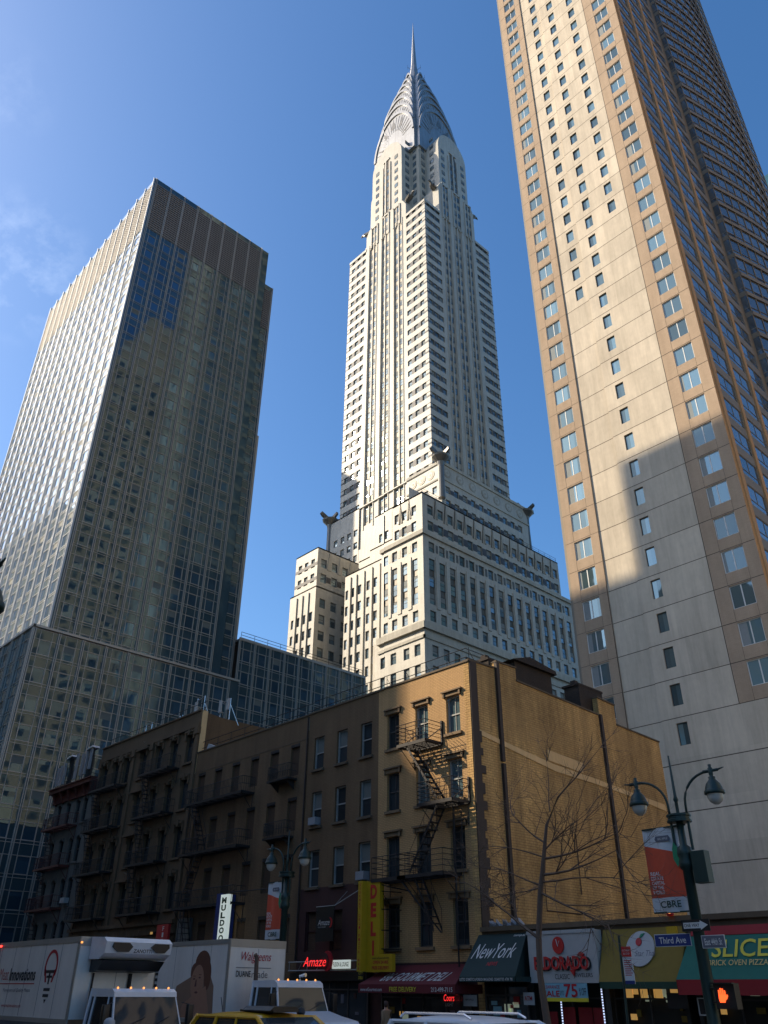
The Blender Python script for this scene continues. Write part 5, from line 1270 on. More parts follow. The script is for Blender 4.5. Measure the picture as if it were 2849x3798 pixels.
# small red sign
T = thing('red_shop_sign', (-47, 26.3, 4.0), 'small red square sign with white letters above the first truck', 'sign')
b = MB(); b.box(-47.7, -46.4, 26.3, 26.45, 3.9, 5.42); b.build('panel', 'red', T)
for i, ch in enumerate('FIVE'): text(ch, Fr('E', 26.3), -46.95, 5.08-.32*i, .18, .24, 'lettering_white', T, .02)
T = thing('pale_hoarding', (-45.4, 26.7, 3), 'pale grey board beside the small red sign', 'board'); b = MB(); b.box(-46.3, -44.9, 26.8, 26.95, 3.2, 5.7); b.build('panel', 'pale_wall', T)
# scrub of bare branches on the far pavement
T = thing('bare_shrub', (-50.5, 25.5, 2.8), 'tangle of bare branches in front of the brownstone behind the first truck', 'shrub'); b = MB(); random.seed(12)
for i in range(70):
    x, z = random.uniform(-54.5, -48), 3.6; a = random.uniform(-.9, .9)
    b.tube([(x, 25.5, z-.5), (x+a*.4, 25.5+random.uniform(-.3, .3), z+.6), (x+a*1.2, 25.4, z+random.uniform(.9, 1.7))], [.03, .018, .006], 4)
b.build('branches', 'bark', T)
T = thing('floodlight', (-48.4, 26.4, 5.1), 'lit security lamp left of the small red sign', 'floodlight'); b = MB(); b.box(-48.6, -48.3, 26.4, 26.6, 4.95, 5.1); b.build('housing', 'black', T); b = MB(); b.box(-48.58, -48.32, 26.37, 26.4, 4.96, 5.09); b.build('lens', 'litwarm', T)

# ------------------------------------------------------------------ street lamps
def twin_lamp(x, y, label):
    T = thing('street_lamp', (x, y, 0), label, 'street lamp', 'twin-arm street lamps')
    b = MB(); b.lathe((x, y, 0), [(.34, .15), (.36, .4), (.25, .9), (.2, 1.2), (.165, 1.5), (.135, 5.1), (.19, 5.15), (.21, 5.3), (.17, 5.4), (.21, 5.5), (.19, 5.68), (.1, 5.75), (.1, 6.35), (.05, 6.4), (.045, 6.9), (.075, 6.95), (.045, 7.05), (.022, 8.2), (.0, 8.22)], 14)
    b.build('post', 'lampgreen', T, True)
    b = MB(); b.lathe((x, y, 6.35), [(.1, 0), (.34, 0), (.34, .05), (.31, .07), (.31, .13), (.34, .15), (.34, .2), (.1, .2)], 14)
    for q in (-.26, .26): b.tube([(x+q, y, 5.6), (x+q, y, 6.4)], .04, 6)
    b.build('collar', 'lampgreen', T)
    for sg in (-1, 1):
        pts = [(x+sg*.26, y, 6.5), (x+sg*.27, y, 6.8)]
        for i in range(1, 9): t = math.pi*.5*i/8; pts.append((x+sg*(.27+.82*(1-math.cos(t))), y, 6.8+.78*math.sin(t)))
        a = MB(); a.tube(pts, .036, 7); a.build('arm', 'lampgreen', T, True)
        hx = x+sg*1.19
        h = MB(); h.tube([(hx-.22, y, 7.58), (hx+.22+sg*.0, y, 7.58)], [.05, .04], 6); h.tube([(hx+sg*.2, y, 7.58), (hx+sg*.4, y, 7.62)], [.035, .01], 5)
        h.lathe((hx, y, 6.75), [(0, 1.02), (.05, 1.0), (.04, .93), (.07, .9), (.06, .72), (.05, .68), (.1, .66), (.09, .6), (.12, .56), (.19, .48), (.235, .36), (.245, .3), (.275, .29), (.275, .2), (.24, .19)], 14)
        o = h.build('lamp_head', 'lampgreen', T, True)
        g = MB(); g.lathe((hx, y, 6.75), [(.22, .2), (.21, .1), (.16, -.0), (.07, -.07), (0, -.08)], 14); g.build('globe', 'globe', o, True)
    return T
L1 = twin_lamp(-11.85, 22.5, 'twin-arm green street lamp at the corner, carrying the street name signs')
L2 = copy_tree(L1, (-30.27, 22.5, 0)); L2['label'] = 'twin-arm street lamp farther down the avenue behind the trucks'
L3 = copy_tree(L1, (-13.06, 3.05, 0)); L3['label'] = 'nearest twin-arm street lamp, only its lamp head showing at the left edge'
def flagbanner(x1, y, z0, z1, label):
    T = thing('lamp_banner', (x1-.6, y, z0), label, 'banner', 'orange-red banners on the street lamps')
    x0 = x1-1.12; Fb_ = Fr('E', y); H = z1-z0
    b = MB(); b.fbox(Fb_, x0, x1, z1-.02, z1+.02, -.02, .04); b.fbox(Fb_, x0, x1+.25, z1-.02, z1+.02, 0, .02); b.fbox(Fb_, x0, x1+.25, z0-.02, z0+.02, 0, .02); b.pieces('bracket', 'lampgreen', T)
    n = 12; b = MB()
    for i in range(n):
        for (q0, q1, mi) in ((0, .17, 0), (.17, 1, 1)):
            ua, ub = x0+(x1-x0)*i/n, x0+(x1-x0)*(i+1)/n
            ya, yb = [.035*math.sin(t/n*9) for t in (i, i+1)]
            def top(u): t = (u-x0)/(x1-x0); return z0+H*(.80-.13*t) if t < .8 else z0+H*(.696+.12*(t-.8))
            if mi == 0: za0 = zb0 = z0; za1 = zb1 = z0+H*q1
            else: za0 = zb0 = z0+H*.17; za1, zb1 = top(ua), top(ub)
            b.face([(ua, y+ya, za0), (ub, y+yb, zb0), (ub, y+yb, zb1), (ua, y+ya, za1)], 0 if mi == 0 else 1)
            if mi: b.face([(ua, y+ya, za1), (ub, y+yb, zb1), (ub, y+yb, z1), (ua, y+ya, z1)], 0)
    b.build('cloth', ['banner_white', 'banner_red'], T)
    F2 = Fr('E', y-.045)
    text('CBRE', F2, x0+.58, z0+H*.05, .62, .17, 'lettering_green', T, .015)
    for i, s in enumerate(('REAL', 'ESTATE', 'CAPITAL', 'OF THE', 'WORLD')): text(s, F2, x0+.08+(.17, .21, .22, .2, .2)[i], z0+H*(.43-.055*i), (.3, .38, .4, .34, .36)[i], H*.044, 'lettering_white', T, .02)
    b = MB(); b.prism([(x0+.38, z1-.3), (x0+.42, z1-.22), (x0+.82, z1-.22), (x0+.86, z1-.3), (x0+.82, z1-.37), (x0+.42, z1-.37)], F2, -.005, .005); b.build('badge', 'signgrey', T); text('BIG APPLE', F2, x0+.64, z1-.33, .3, .06, 'lettering_white', T)
    b = MB(); b.prism([(x1-.18, z1-.42), (x1-.06, z1-.58), (x1-.01, z1-.78), (x1-.14, z1-1.08), (x1-.25, z1-.85), (x1-.24, z1-.6)], F2, -.006, .005); b.build('leaf_mark', 'leafgreen', T)
flagbanner(-11.95, 22.5, 4.1, 6.27, 'white and orange-red banner hung from the corner lamp'); flagbanner(-30.42, 22.5, 4.0, 6.2, 'white and orange-red banner hung from the farther lamp')
# control box, one-way sign, street names, walk signal on the corner post
T = thing('control_box', (-11.5, 22.5, 4.9), 'dark louvred box fixed to the side of the corner lamp post', 'box'); b = MB(); b.box(-11.62, -11.22, 22.35, 22.65, 4.75, 5.55); b.build('case', 'lampgreen', T)
def blade(x0, x1, z0, z1, y, s, mat, label, y1=None):
    T = thing('street_sign', ((x0+x1)/2, y, z0), label, 'street sign'); Fb_ = Fr('E', y)
    b = MB(); b.fbox(Fb_, x0, x1, z0, z1, 0, .02); b.build('rim', 'lettering_white', T)
    b = MB(); b.fbox(Fb_, x0+.015, x1-.015, z0+.015, z1-.015, -.006, 0); b.build('plate', mat, T)
    text(s, Fb_, (x0+x1)/2, z0+.07, (x1-x0)*.74, (z1-z0)*.52, 'lettering_white', T, .01, d=-.012); return T
blade(-13.12, -12.05, 3.27, 3.57, 22.4, 'Third Ave', 'signblue', 'dark blue street sign reading Third Ave')
blade(-11.72, -11.08, 3.2, 3.5, 22.34, 'East 44th St', 'signgrey', 'grey street sign reading East 44th St')
T = thing('one_way_sign', (-11.8, 22.3, 3.6), 'black one-way sign with white arrow on the corner post', 'sign'); Fo = Fr('E', 22.3)
b = MB(); b.fbox(Fo, -12.2, -11.4, 3.6, 3.88, 0, .02); b.build('plate', 'black', T); b = MB(); b.prism([(-12.14, 3.67), (-11.66, 3.67), (-11.66, 3.63), (-11.45, 3.74), (-11.66, 3.85), (-11.66, 3.81), (-12.14, 3.81)], Fo, -.006, 0); b.build('arrow', 'lettering_white', T); text('ONE WAY', Fo, -11.9, 3.7, .44, .085, 'lettering_dark', T, .015)
T = thing('walk_signal', (-11.3, 22.2, 1.9), 'pedestrian signal showing a glowing orange hand', 'pedestrian signal'); b = MB(); b.box(-11.56, -11.02, 22.22, 22.5, 1.86, 2.42); b.tube([(-11.56, 22.36, 2.3), (-11.85, 22.45, 2.3)], .03, 5); b.tube([(-11.56, 22.36, 2.0), (-11.85, 22.45, 2.0)], .03, 5); b.box(-11.58, -11.0, 22.1, 22.24, 2.4, 2.43); b.build('case', 'black', T)
b = MB(); Fh = Fr('E', 22.2); b.prism([(-11.43, 2.0), (-11.30, 2.0), (-11.25, 2.1), (-11.25, 2.17), (-11.44, 2.17), (-11.45, 2.08)], Fh, -.01, 0)
for i in range(4): b.fbox(Fh, -11.44+i*.05, -11.405+i*.05, 2.17, 2.17+(.1, .14, .13, .09)[i], -.01, 0)
b.prism([(-11.25, 2.06), (-11.2, 2.14), (-11.22, 2.18), (-11.26, 2.12)], Fh, -.01, 0); b.build('hand', 'hand', T)
# bus stop sign
T = thing('bus_stop_sign', (-14.25, 22.3, 0), 'narrow red and white bus stop sign on a green pole', 'bus stop sign'); b = MB(); b.tube([(-14.3, 22.35, .14), (-14.2, 22.35, 3.58)], .035, 6); b.build('pole', 'lampgreen', T)
Fs = Fr('E', 22.28); b = MB(); b.fbox(Fs, -14.13, -13.83, 2.4, 3.3, 0, .02); b.build('panel', 'banner_white', T); b = MB(); b.fbox(Fs, -14.13, -13.83, 3.05, 3.3, -.006, 0); b.build('red_head', 'red', T); b = MB(); b.fbox(Fs, -14.13, -13.83, 2.4, 2.48, -.006, 0); b.build('blue_foot', 'signblue', T)
text('NO STANDING', Fs, -13.98, 3.18, .24, .05, 'lettering_white', T); text('BUS STOP', Fs, -13.98, 3.1, .2, .05, 'lettering_white', T); b = MB(); [b.fbox(Fs, -14.1, -13.9+.04*(i % 2), 2.6+.05*i, 2.62+.05*i, -.004, 0) for i in range(8)]; b.build('small_print', 'lettering_red', T)
# ------------------------------------------------------------------ street tree
def tree():
    T = thing('bare_street_tree', (-16.6, 22, 0), 'leafless street tree with thin spreading branches before the yellow wall', 'tree')
    random.seed(21)
    tr = MB(); tr.tube([(-16.6, 22, .1), (-16.68, 22, 1.4), (-16.80, 22, 2.6), (-16.76, 22.02, 3.6), (-16.52, 22, 4.9), (-16.38, 22, 5.4), (-16.28, 22, 5.85), (-16.12, 22.05, 6.7), (-15.62, 22.1, 7.5)], [.15, .115, .09, .09, .085, .078, .065, .048, .03], 9); tr.build('trunk', 'bark', T, True)
    br = MB()
    def grow(p, d, L_, r, depth):
        r *= .86 if depth == 1 else 1; pts = [p]; n = 5; q = Vector(p); d = Vector(d).normalized()
        for i in range(n):
            d = (d+Vector((random.uniform(-.16, .16), random.uniform(-.16, .16), random.uniform(-.10, .12)))).normalized(); q = q+d*L_/n; pts.append(q.copy())
        br.tube(pts, [r*(1-.8*i/n) for i in range(n+1)], 4 if depth else 6, 0, False)
        if depth >= 4: return
        for k in range(random.choice((5, 6, 7)) if depth < 2 else random.choice((4, 4, 5))):
            i = random.randint(1, n); t = random.uniform(.5, 1.1); ax = Vector((random.uniform(-1, 1), random.uniform(-1, 1), random.uniform(-.7, .9))).normalized()
            grow(pts[i], d*1.0+ax*t, L_*random.uniform(.42, .7), r*.5, depth+1)
    V_ = Vector
    main = [((-16.68, 22, 3.55), (-1.9, -.2, 1.2), 2.2, .065), ((-16.45, 22, 5.0), (-1.3, .3, .35), 2.2, .035), ((-16.36, 22, 5.3), (2.6, -.3, -.15), 3.0, .05), ((-16.3, 22, 5.75), (3.0, .3, .25), 2.9, .045),
            ((-16.2, 22, 6.2), (-1.5, .2, .9), 2.6, .035), ((-15.9, 22, 7.1), (-.6, .3, 1.6), 1.7, .03), ((-15.62, 22.1, 7.5), (1.2, 0, 1.0), 2.1, .035), ((-16.3, 22, 5.95), (1.9, .2, 1.3), 2.0, .035), ((-16.5, 22, 4.8), (2.1, -.4, -.75), 2.5, .045), ((-16.42, 22, 5.1), (2.0, -.4, -.2), 3.0, .035),
            ((-16.45, 22, 4.95), (-1.8, .4, -.2), 2.0, .028), ((-16.3, 22, 5.8), (-2.0, .3, .5), 2.3, .028)]
    for p, d, L_, r in main: grow(V_(p), V_(d), L_, r, 1)
    br.build('branches', 'bark', T)
tree()

# ------------------------------------------------------------------ vehicles
def wheel(par, x, y, r, w, z=None):
    z = r if z is None else z
    def ring(rr, y0, y1, mb, n=20):
        a = [(x+rr*math.cos(2*math.pi*i/n), y0, z+rr*math.sin(2*math.pi*i/n)) for i in range(n)]; b_ = [(p[0], y1, p[2]) for p in a]
        mb.face(a); mb.face(b_[::-1])
        for i in range(n): mb.face([a[i], a[(i+1) % n], b_[(i+1) % n], b_[i]])
    t = MB(); ring(r, y-w/2, y+w/2, t); ring(r*.93, y-w/2-.015, y+w/2+.015, t); o = t.build('wheel', 'rubber', par)
    h = MB(); ring(r*.58, y-w/2-.03, y+w/2+.03, h); ring(r*.2, y-w/2-.06, y+w/2+.06, h, 10); h.build('rim', 'chrome', o)
def bevel(o, wd=.05, seg=3):
    m = o.modifiers.new('bevel', 'BEVEL'); m.width = wd; m.segments = seg; m.limit_method = 'ANGLE'; m.angle_limit = R(30)
    for p in o.data.polygons: p.use_smooth = True
    m.harden_normals = False
    return o
def truck(name, x, y, W_, boxL, zt, zb_, label, cabw, cabx0, cabx1, roofz, hood, nose):
    """x = front face of the cargo box, y = kerb-side... the near side; the truck heads +X"""
    T = thing(name, (x-boxL/2, y+W_/2, 0), label, 'truck')
    b = MB(); b.box(x-boxL, x, y, y+W_, zb_, zt); b.build('cargo_box', 'truck_white', T)
    t = MB()
    for yy in (y, y+W_):
        for xx in (x-boxL, x-.14): t.box(xx-.01, xx+.15, yy-.012, yy+.012, zb_-.02, zt+.02)
        t.box(x-boxL, x, yy-.02, yy+.02, zt-.12, zt+.03); t.box(x-boxL, x, yy-.02, yy+.02, zb_-.12, zb_)
    t.box(x, x+.015, y, y+W_, zt-.22, zt+.03); t.build('box_trim', 'alu', T)
    q = MB(); i = 1
    while i*1.22 < boxL-.3: q.box(x-i*1.22-.006, x-i*1.22+.006, y-.004, y, zb_+.02, zt-.13); i += 1
    q.box(x, x+.004, y+W_*.5-.006, y+W_*.5+.006, zb_, zt-.25); q.pieces('panel_seam', 'signgrey', T)
    c = MB(); c.box(x-boxL+.1, nose-.3, y+.55, y+W_-.55, .55, .8); c.box(x-boxL, x-boxL+.1, y+.1, y+W_-.1, .5, .65); c.build('chassis', 'black', T)
    for xx in (x-boxL+1.3, ): wheel(T, xx, y+.22, .45, .36); wheel(T, xx, y+W_-.22, .45, .36)
    return T
def cab(T, y0, y1, xr, xw, xf, zr, zw, zh, xn, zn, wheelx):
    """rear wall xr, roof to xw, windscreen foot (xf, zw), bonnet to nose xn (zh falling to zn)"""
    ins = .12
    b = MB(); prof = [(xr, .55), (xn, .55), (xn, zn-.15), (xn-.1, zn), (xf, zw), (xr, zw)]
    b.prism(prof, Fr('E', y0), 0, y1-y0); o = bevel(b.build('cab_body', 'white', T), .06)
    r = MB(); yb, ye = y0+ins, y1-ins
    r.prism([(xr, zr-.2), (xw+.1, zr-.2), (xw+.06, zr-.08), (xw-.1, zr), (xr, zr)], Fr('E', yb-.03), 0, ye-yb+.06); bevel(r.build('cab_roof', 'white', T), .045)
    p = MB()   # pillars
    for yy, yt in ((y0+.03, yb), (y1-.03, ye)):
        p.tube([(xf-.06, yy, zw), (xw+.03, yt, zr-.15)], .035, 6); p.tube([(xr+.05, yy, zw), (xr+.05, yt, zr-.06)], .06, 6); p.tube([(xr+.32, yy, zw), (xr+.32, yt, zr-.06)], .04, 6)
        p.tube([(xf-.55, yy, zw), (xw-.25, yt, zr-.06)], .028, 6)
    p.face([(xr+.02, y0+.03, zw), (xr+.02, y1-.03, zw), (xr+.02, ye, zr-.05), (xr+.02, yb, zr-.05)]); p.pieces('pillar', 'white', T)
    g = MB(); g.face([(xf-.02, y0+.06, zw), (xf-.02, y1-.06, zw), (xw+.07, ye-.02, zr-.17), (xw+.07, yb+.02, zr-.17)]); g.build('windscreen', 'carglass', T)
    for nm, yy, yt in (('side_window', y0+.04, yb), ('side_window', y1-.04, ye)):
        g = MB(); g.face([(xr+.34, yy, zw), (xf-.1, yy, zw), (xw-.08, yt, zr-.1), (xr+.34, yt, zr-.1)]); g.face([(xr+.08, yy, zw), (xr+.3, yy, zw), (xr+.3, yt, zr-.1), (xr+.08, yt, zr-.1)]); g.build(nm, 'glass_dark', T)
    for yy in (y0-.006, y1+.002):
        q = MB(); q.box(xr+.3, xr+.312, yy, yy+.004, .7, zw); q.box(xf-.5, xf-.488, yy, yy+.004, .7, zw); q.box(xr+.3, xf-.49, yy, yy+.004, .7, .712); q.box(xf-.72, xf-.56, yy-.01, yy+.012, zw-.22, zw-.18); q.build('door_seam', 'black', T)
    q = MB()
    for yy in (y0+.5, y0+1.25): q.tube([(xf+.01, yy, zw+.02), (xf-.07, yy+.5, zw+.2)], .012, 4)
    q.pieces('wiper', 'black', T)
    for yy in (y0+.25, y1-.25):
        h = MB(); h.box(xn-.02, xn+.03, yy-.16, yy+.16, .85, 1.08); h.build('headlight', 'chrome', T)
    g = MB(); [g.box(xn-.01, xn+.02, y0+.55, y1-.55, .8+.09*i, .84+.09*i) for i in range(5)]; g.build('grille', 'black', T)
    b = MB(); b.box(xn-.05, xn+.12, y0-.02, y1+.02, .42, .68); b.build('bumper', 'winframe', T)
    for yy, sg in ((y0, -1), (y1, 1)):
        m_ = MB(); m_.tube([(xf-.15, yy, zw+.55), (xf-.05, yy+sg*.22, zw+.5)], .015, 4); m_.tube([(xf-.15, yy, zw-.05), (xf-.05, yy+sg*.22, zw+.0)], .015, 4); m_.box(xf-.12, xf+.02, yy+sg*.24-.09, yy+sg*.24+.09, zw-.05, zw+.5); bevel(m_.build('mirror', 'black', T), .03)
    wheel(T, wheelx, y0+.2, .45, .26); wheel(T, wheelx, y1-.2, .45, .26)
    for i in range(5):
        yy = yb+.15+(ye-yb-.3)*i/4; l = MB(); l.lathe((xw-.12, yy, zr), [(.03, -.01), (.03, .03), (.008, .05)], 8); l.build('marker_lamp', 'amber', T)
# refrigerated truck
TY = 12.0
T1 = truck('refrigerated_truck', -26.25, TY, 2.6, 6.4, 3.52, 1.42, 'white refrigerated box truck with cooling unit over its cab, nearest the left edge', 2.1, 0, 0, 0, 0, -23.9)
cab(T1, TY+.25, TY+2.4, -25.75, -24.35, -23.95, 2.2, 1.32, 1.25, -23.55, 1.0, -24.5)
FT = Fr('E', TY-.002)
text('Meat', FT, -31.7, 2.42, .75, .34, 'lettering_red', T1, -.01); text('Innovations', FT, -30.15, 2.4, 2.1, .36, 'lettering_dark', T1, .02); text('Purveyors of Quality Meats', FT, -30.4, 2.06, 2.2, .13, 'signgrey', T1); text('www.meatinnovations.com', FT, -30.6, 1.66, 1.6, .09, 'lettering_red', T1)
b = MB(); b.fbox(FT, -32.0, -29.1, 2.3, 2.33, -.004, .01); b.build('underline', 'lettering_red', T1)
b = MB(); o_ = [(-28.05+.46*math.cos(t*math.pi/16)*(1 if t <= 16 else 1), 2.78+.46*math.sin(t*math.pi/16)) for t in range(-3, 20)]
i_ = [(-28.05+.37*math.cos(t*math.pi/16), 2.78+.37*math.sin(t*math.pi/16)) for t in range(-3, 20)]
for k in range(len(o_)-1): b.prism([o_[k], o_[k+1], i_[k+1], i_[k]], FT, -.006, .01)
b.prism([(-28.47, 2.7), (-28.38, 2.7), (-28.22, 2.35), (-28.32, 2.35)], FT, -.006, .01); b.prism([(-27.72, 2.7), (-27.63, 2.7), (-27.78, 2.35), (-27.88, 2.35)], FT, -.006, .01); b.build('bulb_mark', 'lettering_red', T1)
b = MB()
for q in ((-28.35, -27.75, 2.6, 2.68), (-28.1, -28.0, 2.3, 2.6), (-28.25, -27.85, 2.47, 2.53), (-28.3, -27.85, 2.12, 2.2), (-28.28, -27.88, 1.96, 2.04)): b.fbox(FT, q[0], q[1], q[2], q[3], -.006, .01)
b.prism([(-28.15, 1.9), (-28.0, 1.9), (-28.08, 1.8)], FT, -.006, .01); b.build('fork_mark', 'lettering_dark', T1)
# cooling unit
u = MB(); y0, y1 = TY+.32, TY+2.5
u.prism([(-26.23, 2.95), (-25.55, 2.95), (-25.25, 3.1), (-25.2, 3.4), (-25.4, 3.52), (-26.23, 3.55)], Fr('E', y0), 0, y1-y0); ou = bevel(u.build('refrigeration_unit', 'white', T1), .08)
FN = Fr('N', -25.2)
for s, c in ((1, TY+.85), (-1, TY+2.1)):
    g = MB(); g.prism([(c-.3, 3.38), (c+.2, 3.38), (c+.32, 3.28), (c+.2, 3.14), (c-.15, 3.14), (c-.33, 3.26)] if s > 0 else [(c+.28, 3.38), (c-.2, 3.38), (c-.32, 3.28), (c-.12, 3.14), (c+.15, 3.14), (c+.3, 3.28)], FN, -.04, .02); g.build('air_intake', 'black', ou)
text('ZANOTTI', FN, TY+1.5, 3.12, .62, .1, 'lettering_dark', ou, .02, .1, d=-.05)
u = MB(); u.prism([(-26.2, 2.62), (-25.7, 2.66), (-25.4, 2.92), (-26.2, 2.95)], Fr('E', y0+.08), 0, y1-y0-.16); u.build('unit_underside', 'black', ou)
for xx, yy, zz, mt in ((-26.1, TY-.02, 3.36, 'amber'), (-32.5, TY-.02, 3.42, 'redlamp')):
    l = MB(); l.box(xx-.04, xx+.04, yy-.03, yy, zz, zz+.05); l.build('side_lamp', mt, T1)
p = MB(); p.tube([(-26.2, TY+.55, 2.6), (-26.15, TY+.5, 1.4)], .03, 5); p.tube([(-26.2, TY+1.75, 2.6), (-26.2, TY+1.75, 1.4)], .06, 5); p.pieces('hose', 'black', T1)
# pharmacy truck
TY2 = 18.0
T2 = truck('pharmacy_box_truck', -27.25, TY2, 2.42, 7.4, 3.72, 1.3, 'white pharmacy box truck with a printed face on its side, beside the pub sign', 2.1, 0, 0, 0, 0, -22.6)
cab(T2, TY2+.15, TY2+2.25, -26.1, -24.75, -24.4, 2.47, 1.6, 1.5, -22.6, 1.25, -23.3)
g = MB(); g.prism([(-24.45, 1.6), (-22.75, 1.35), (-22.62, 1.2), (-22.62, .7), (-24.45, .7)], Fr('E', TY2+.3), 0, 1.8); bevel(g.build('bonnet', 'white', T2), .1)
F18 = Fr('E', TY2-.002); FF = Fr('N', -27.25)
text('Walgreens', FF, TY2+1.13, 3.0, 1.3, .36, 'lettering_red', T2, .0, .3, d=-.02); text('DUANE', FF, TY2+.62, 2.58, .62, .19, 'lettering_dark', T2, .012, d=-.02); text('reade', FF, TY2+1.32, 2.56, .68, .22, 'lettering_dark', T2, -.012, d=-.02)
b = MB(); b.fbox(FF, TY2+.3, TY2+1.8, 2.86, 2.875, -.018, 0); b.build('rule', 'signgrey', T2)
text('RED', F18, -33.05, 2.95, 1.1, .5, 'lettering_dark', T2, .03); text('NOSE', F18, -32.9, 2.25, 1.7, .5, 'lettering_dark', T2, .03); disc(T2, -33.12, 2.55, .3, .36, F18, 'red', 'red_dot', -.008, .01)
# printed portrait: hair, face, shoulder as flat ink shapes
def ell(u, z, ru, rz, n=24, a=0): return [(u+ru*math.cos(2*math.pi*i/n)*math.cos(a)-rz*math.sin(2*math.pi*i/n)*math.sin(a), z+ru*math.cos(2*math.pi*i/n)*math.sin(a)+rz*math.sin(2*math.pi*i/n)*math.cos(a)) for i in range(n)]
M['ink_hair'] = flat('printed_hair', (.12, .045, .025), .6); M['ink_skin'] = flat('printed_skin', (.36, .19, .12), .6); M['ink_back'] = flat('printed_background', (.24, .15, .10), .6); M['ink_line'] = flat('printed_feature', (.10, .035, .03), .6)
b = MB(); b.fbox(F18, -31.3, -27.75, 1.32, 3.5, -.003, .01) if False else b.prism([(-30.9, 1.32), (-28.0, 1.32), (-28.1, 2.3), (-28.6, 2.9), (-29.6, 2.6), (-30.6, 2.3)], F18, -.003, .01); b.build('portrait_print', 'ink_back', T2)
b = MB(); b.prism(ell(-28.95, 3.0, .5, .42), F18, -.005, .01); b.prism(ell(-28.55, 2.62, .22, .45), F18, -.0055, .01); b.prism(ell(-29.4, 2.75, .3, .28), F18, -.0052, .01); b.build('portrait_hair', 'ink_hair', T2)
b = MB(); b.prism(ell(-29.2, 2.42, .42, .55, a=-.15), F18, -.007, .01); b.prism([(-29.4, 2.0), (-28.6, 2.3), (-28.2, 1.32), (-30.3, 1.32), (-30.0, 1.75)], F18, -.0065, .01); b.build('portrait_face', 'ink_skin', T2)
b = MB(); b.prism(ell(-29.42, 2.52, .07, .028), F18, -.009, .0); b.prism(ell(-29.05, 2.56, .07, .028), F18, -.009, .0); b.prism(ell(-29.2, 2.1, .11, .035), F18, -.009, .0); b.prism([(-29.3, 2.5), (-29.24, 2.5), (-29.22, 2.28), (-29.36, 2.28)], F18, -.008, 0); b.fbox(F18, -29.5, -29.33, 2.6, 2.62, -.009, 0); b.fbox(F18, -29.13, -28.95, 2.64, 2.66, -.009, 0); b.pieces('portrait_feature', 'ink_line', T2)
e = MB(); e.tube([(-26.6, TY2+.75, 1.0), (-26.6, TY2+.72, 2.5), (-26.6, TY2+.7, 3.15), (-26.6, TY2+.62, 3.27)], .075, 8); e.tube([(-26.6, TY2+.75, 1.0), (-26.6, TY2+.73, 2.3)], .11, 8); e.build('exhaust_stack', 'bark', T2)
e = MB(); e.tube([(-23.4, TY2+.3, 1.2), (-23.3, TY2+.2, 1.55)], .012, 4); e.lathe((-23.3, TY2+.2, 1.6), [(0, -.14), (.1, -.1), (.14, 0), (.1, .1), (0, .14)], 12); e.build('bonnet_mirror', 'black', T2)
e = MB(); e.tube([(-24.6, TY2+1.1, 2.47), (-24.6, TY2+1.1, 2.6), (-24.3, TY2+1.1, 2.63)], [.03, .04, .06], 6); e.build('air_horn', 'chrome', T2)

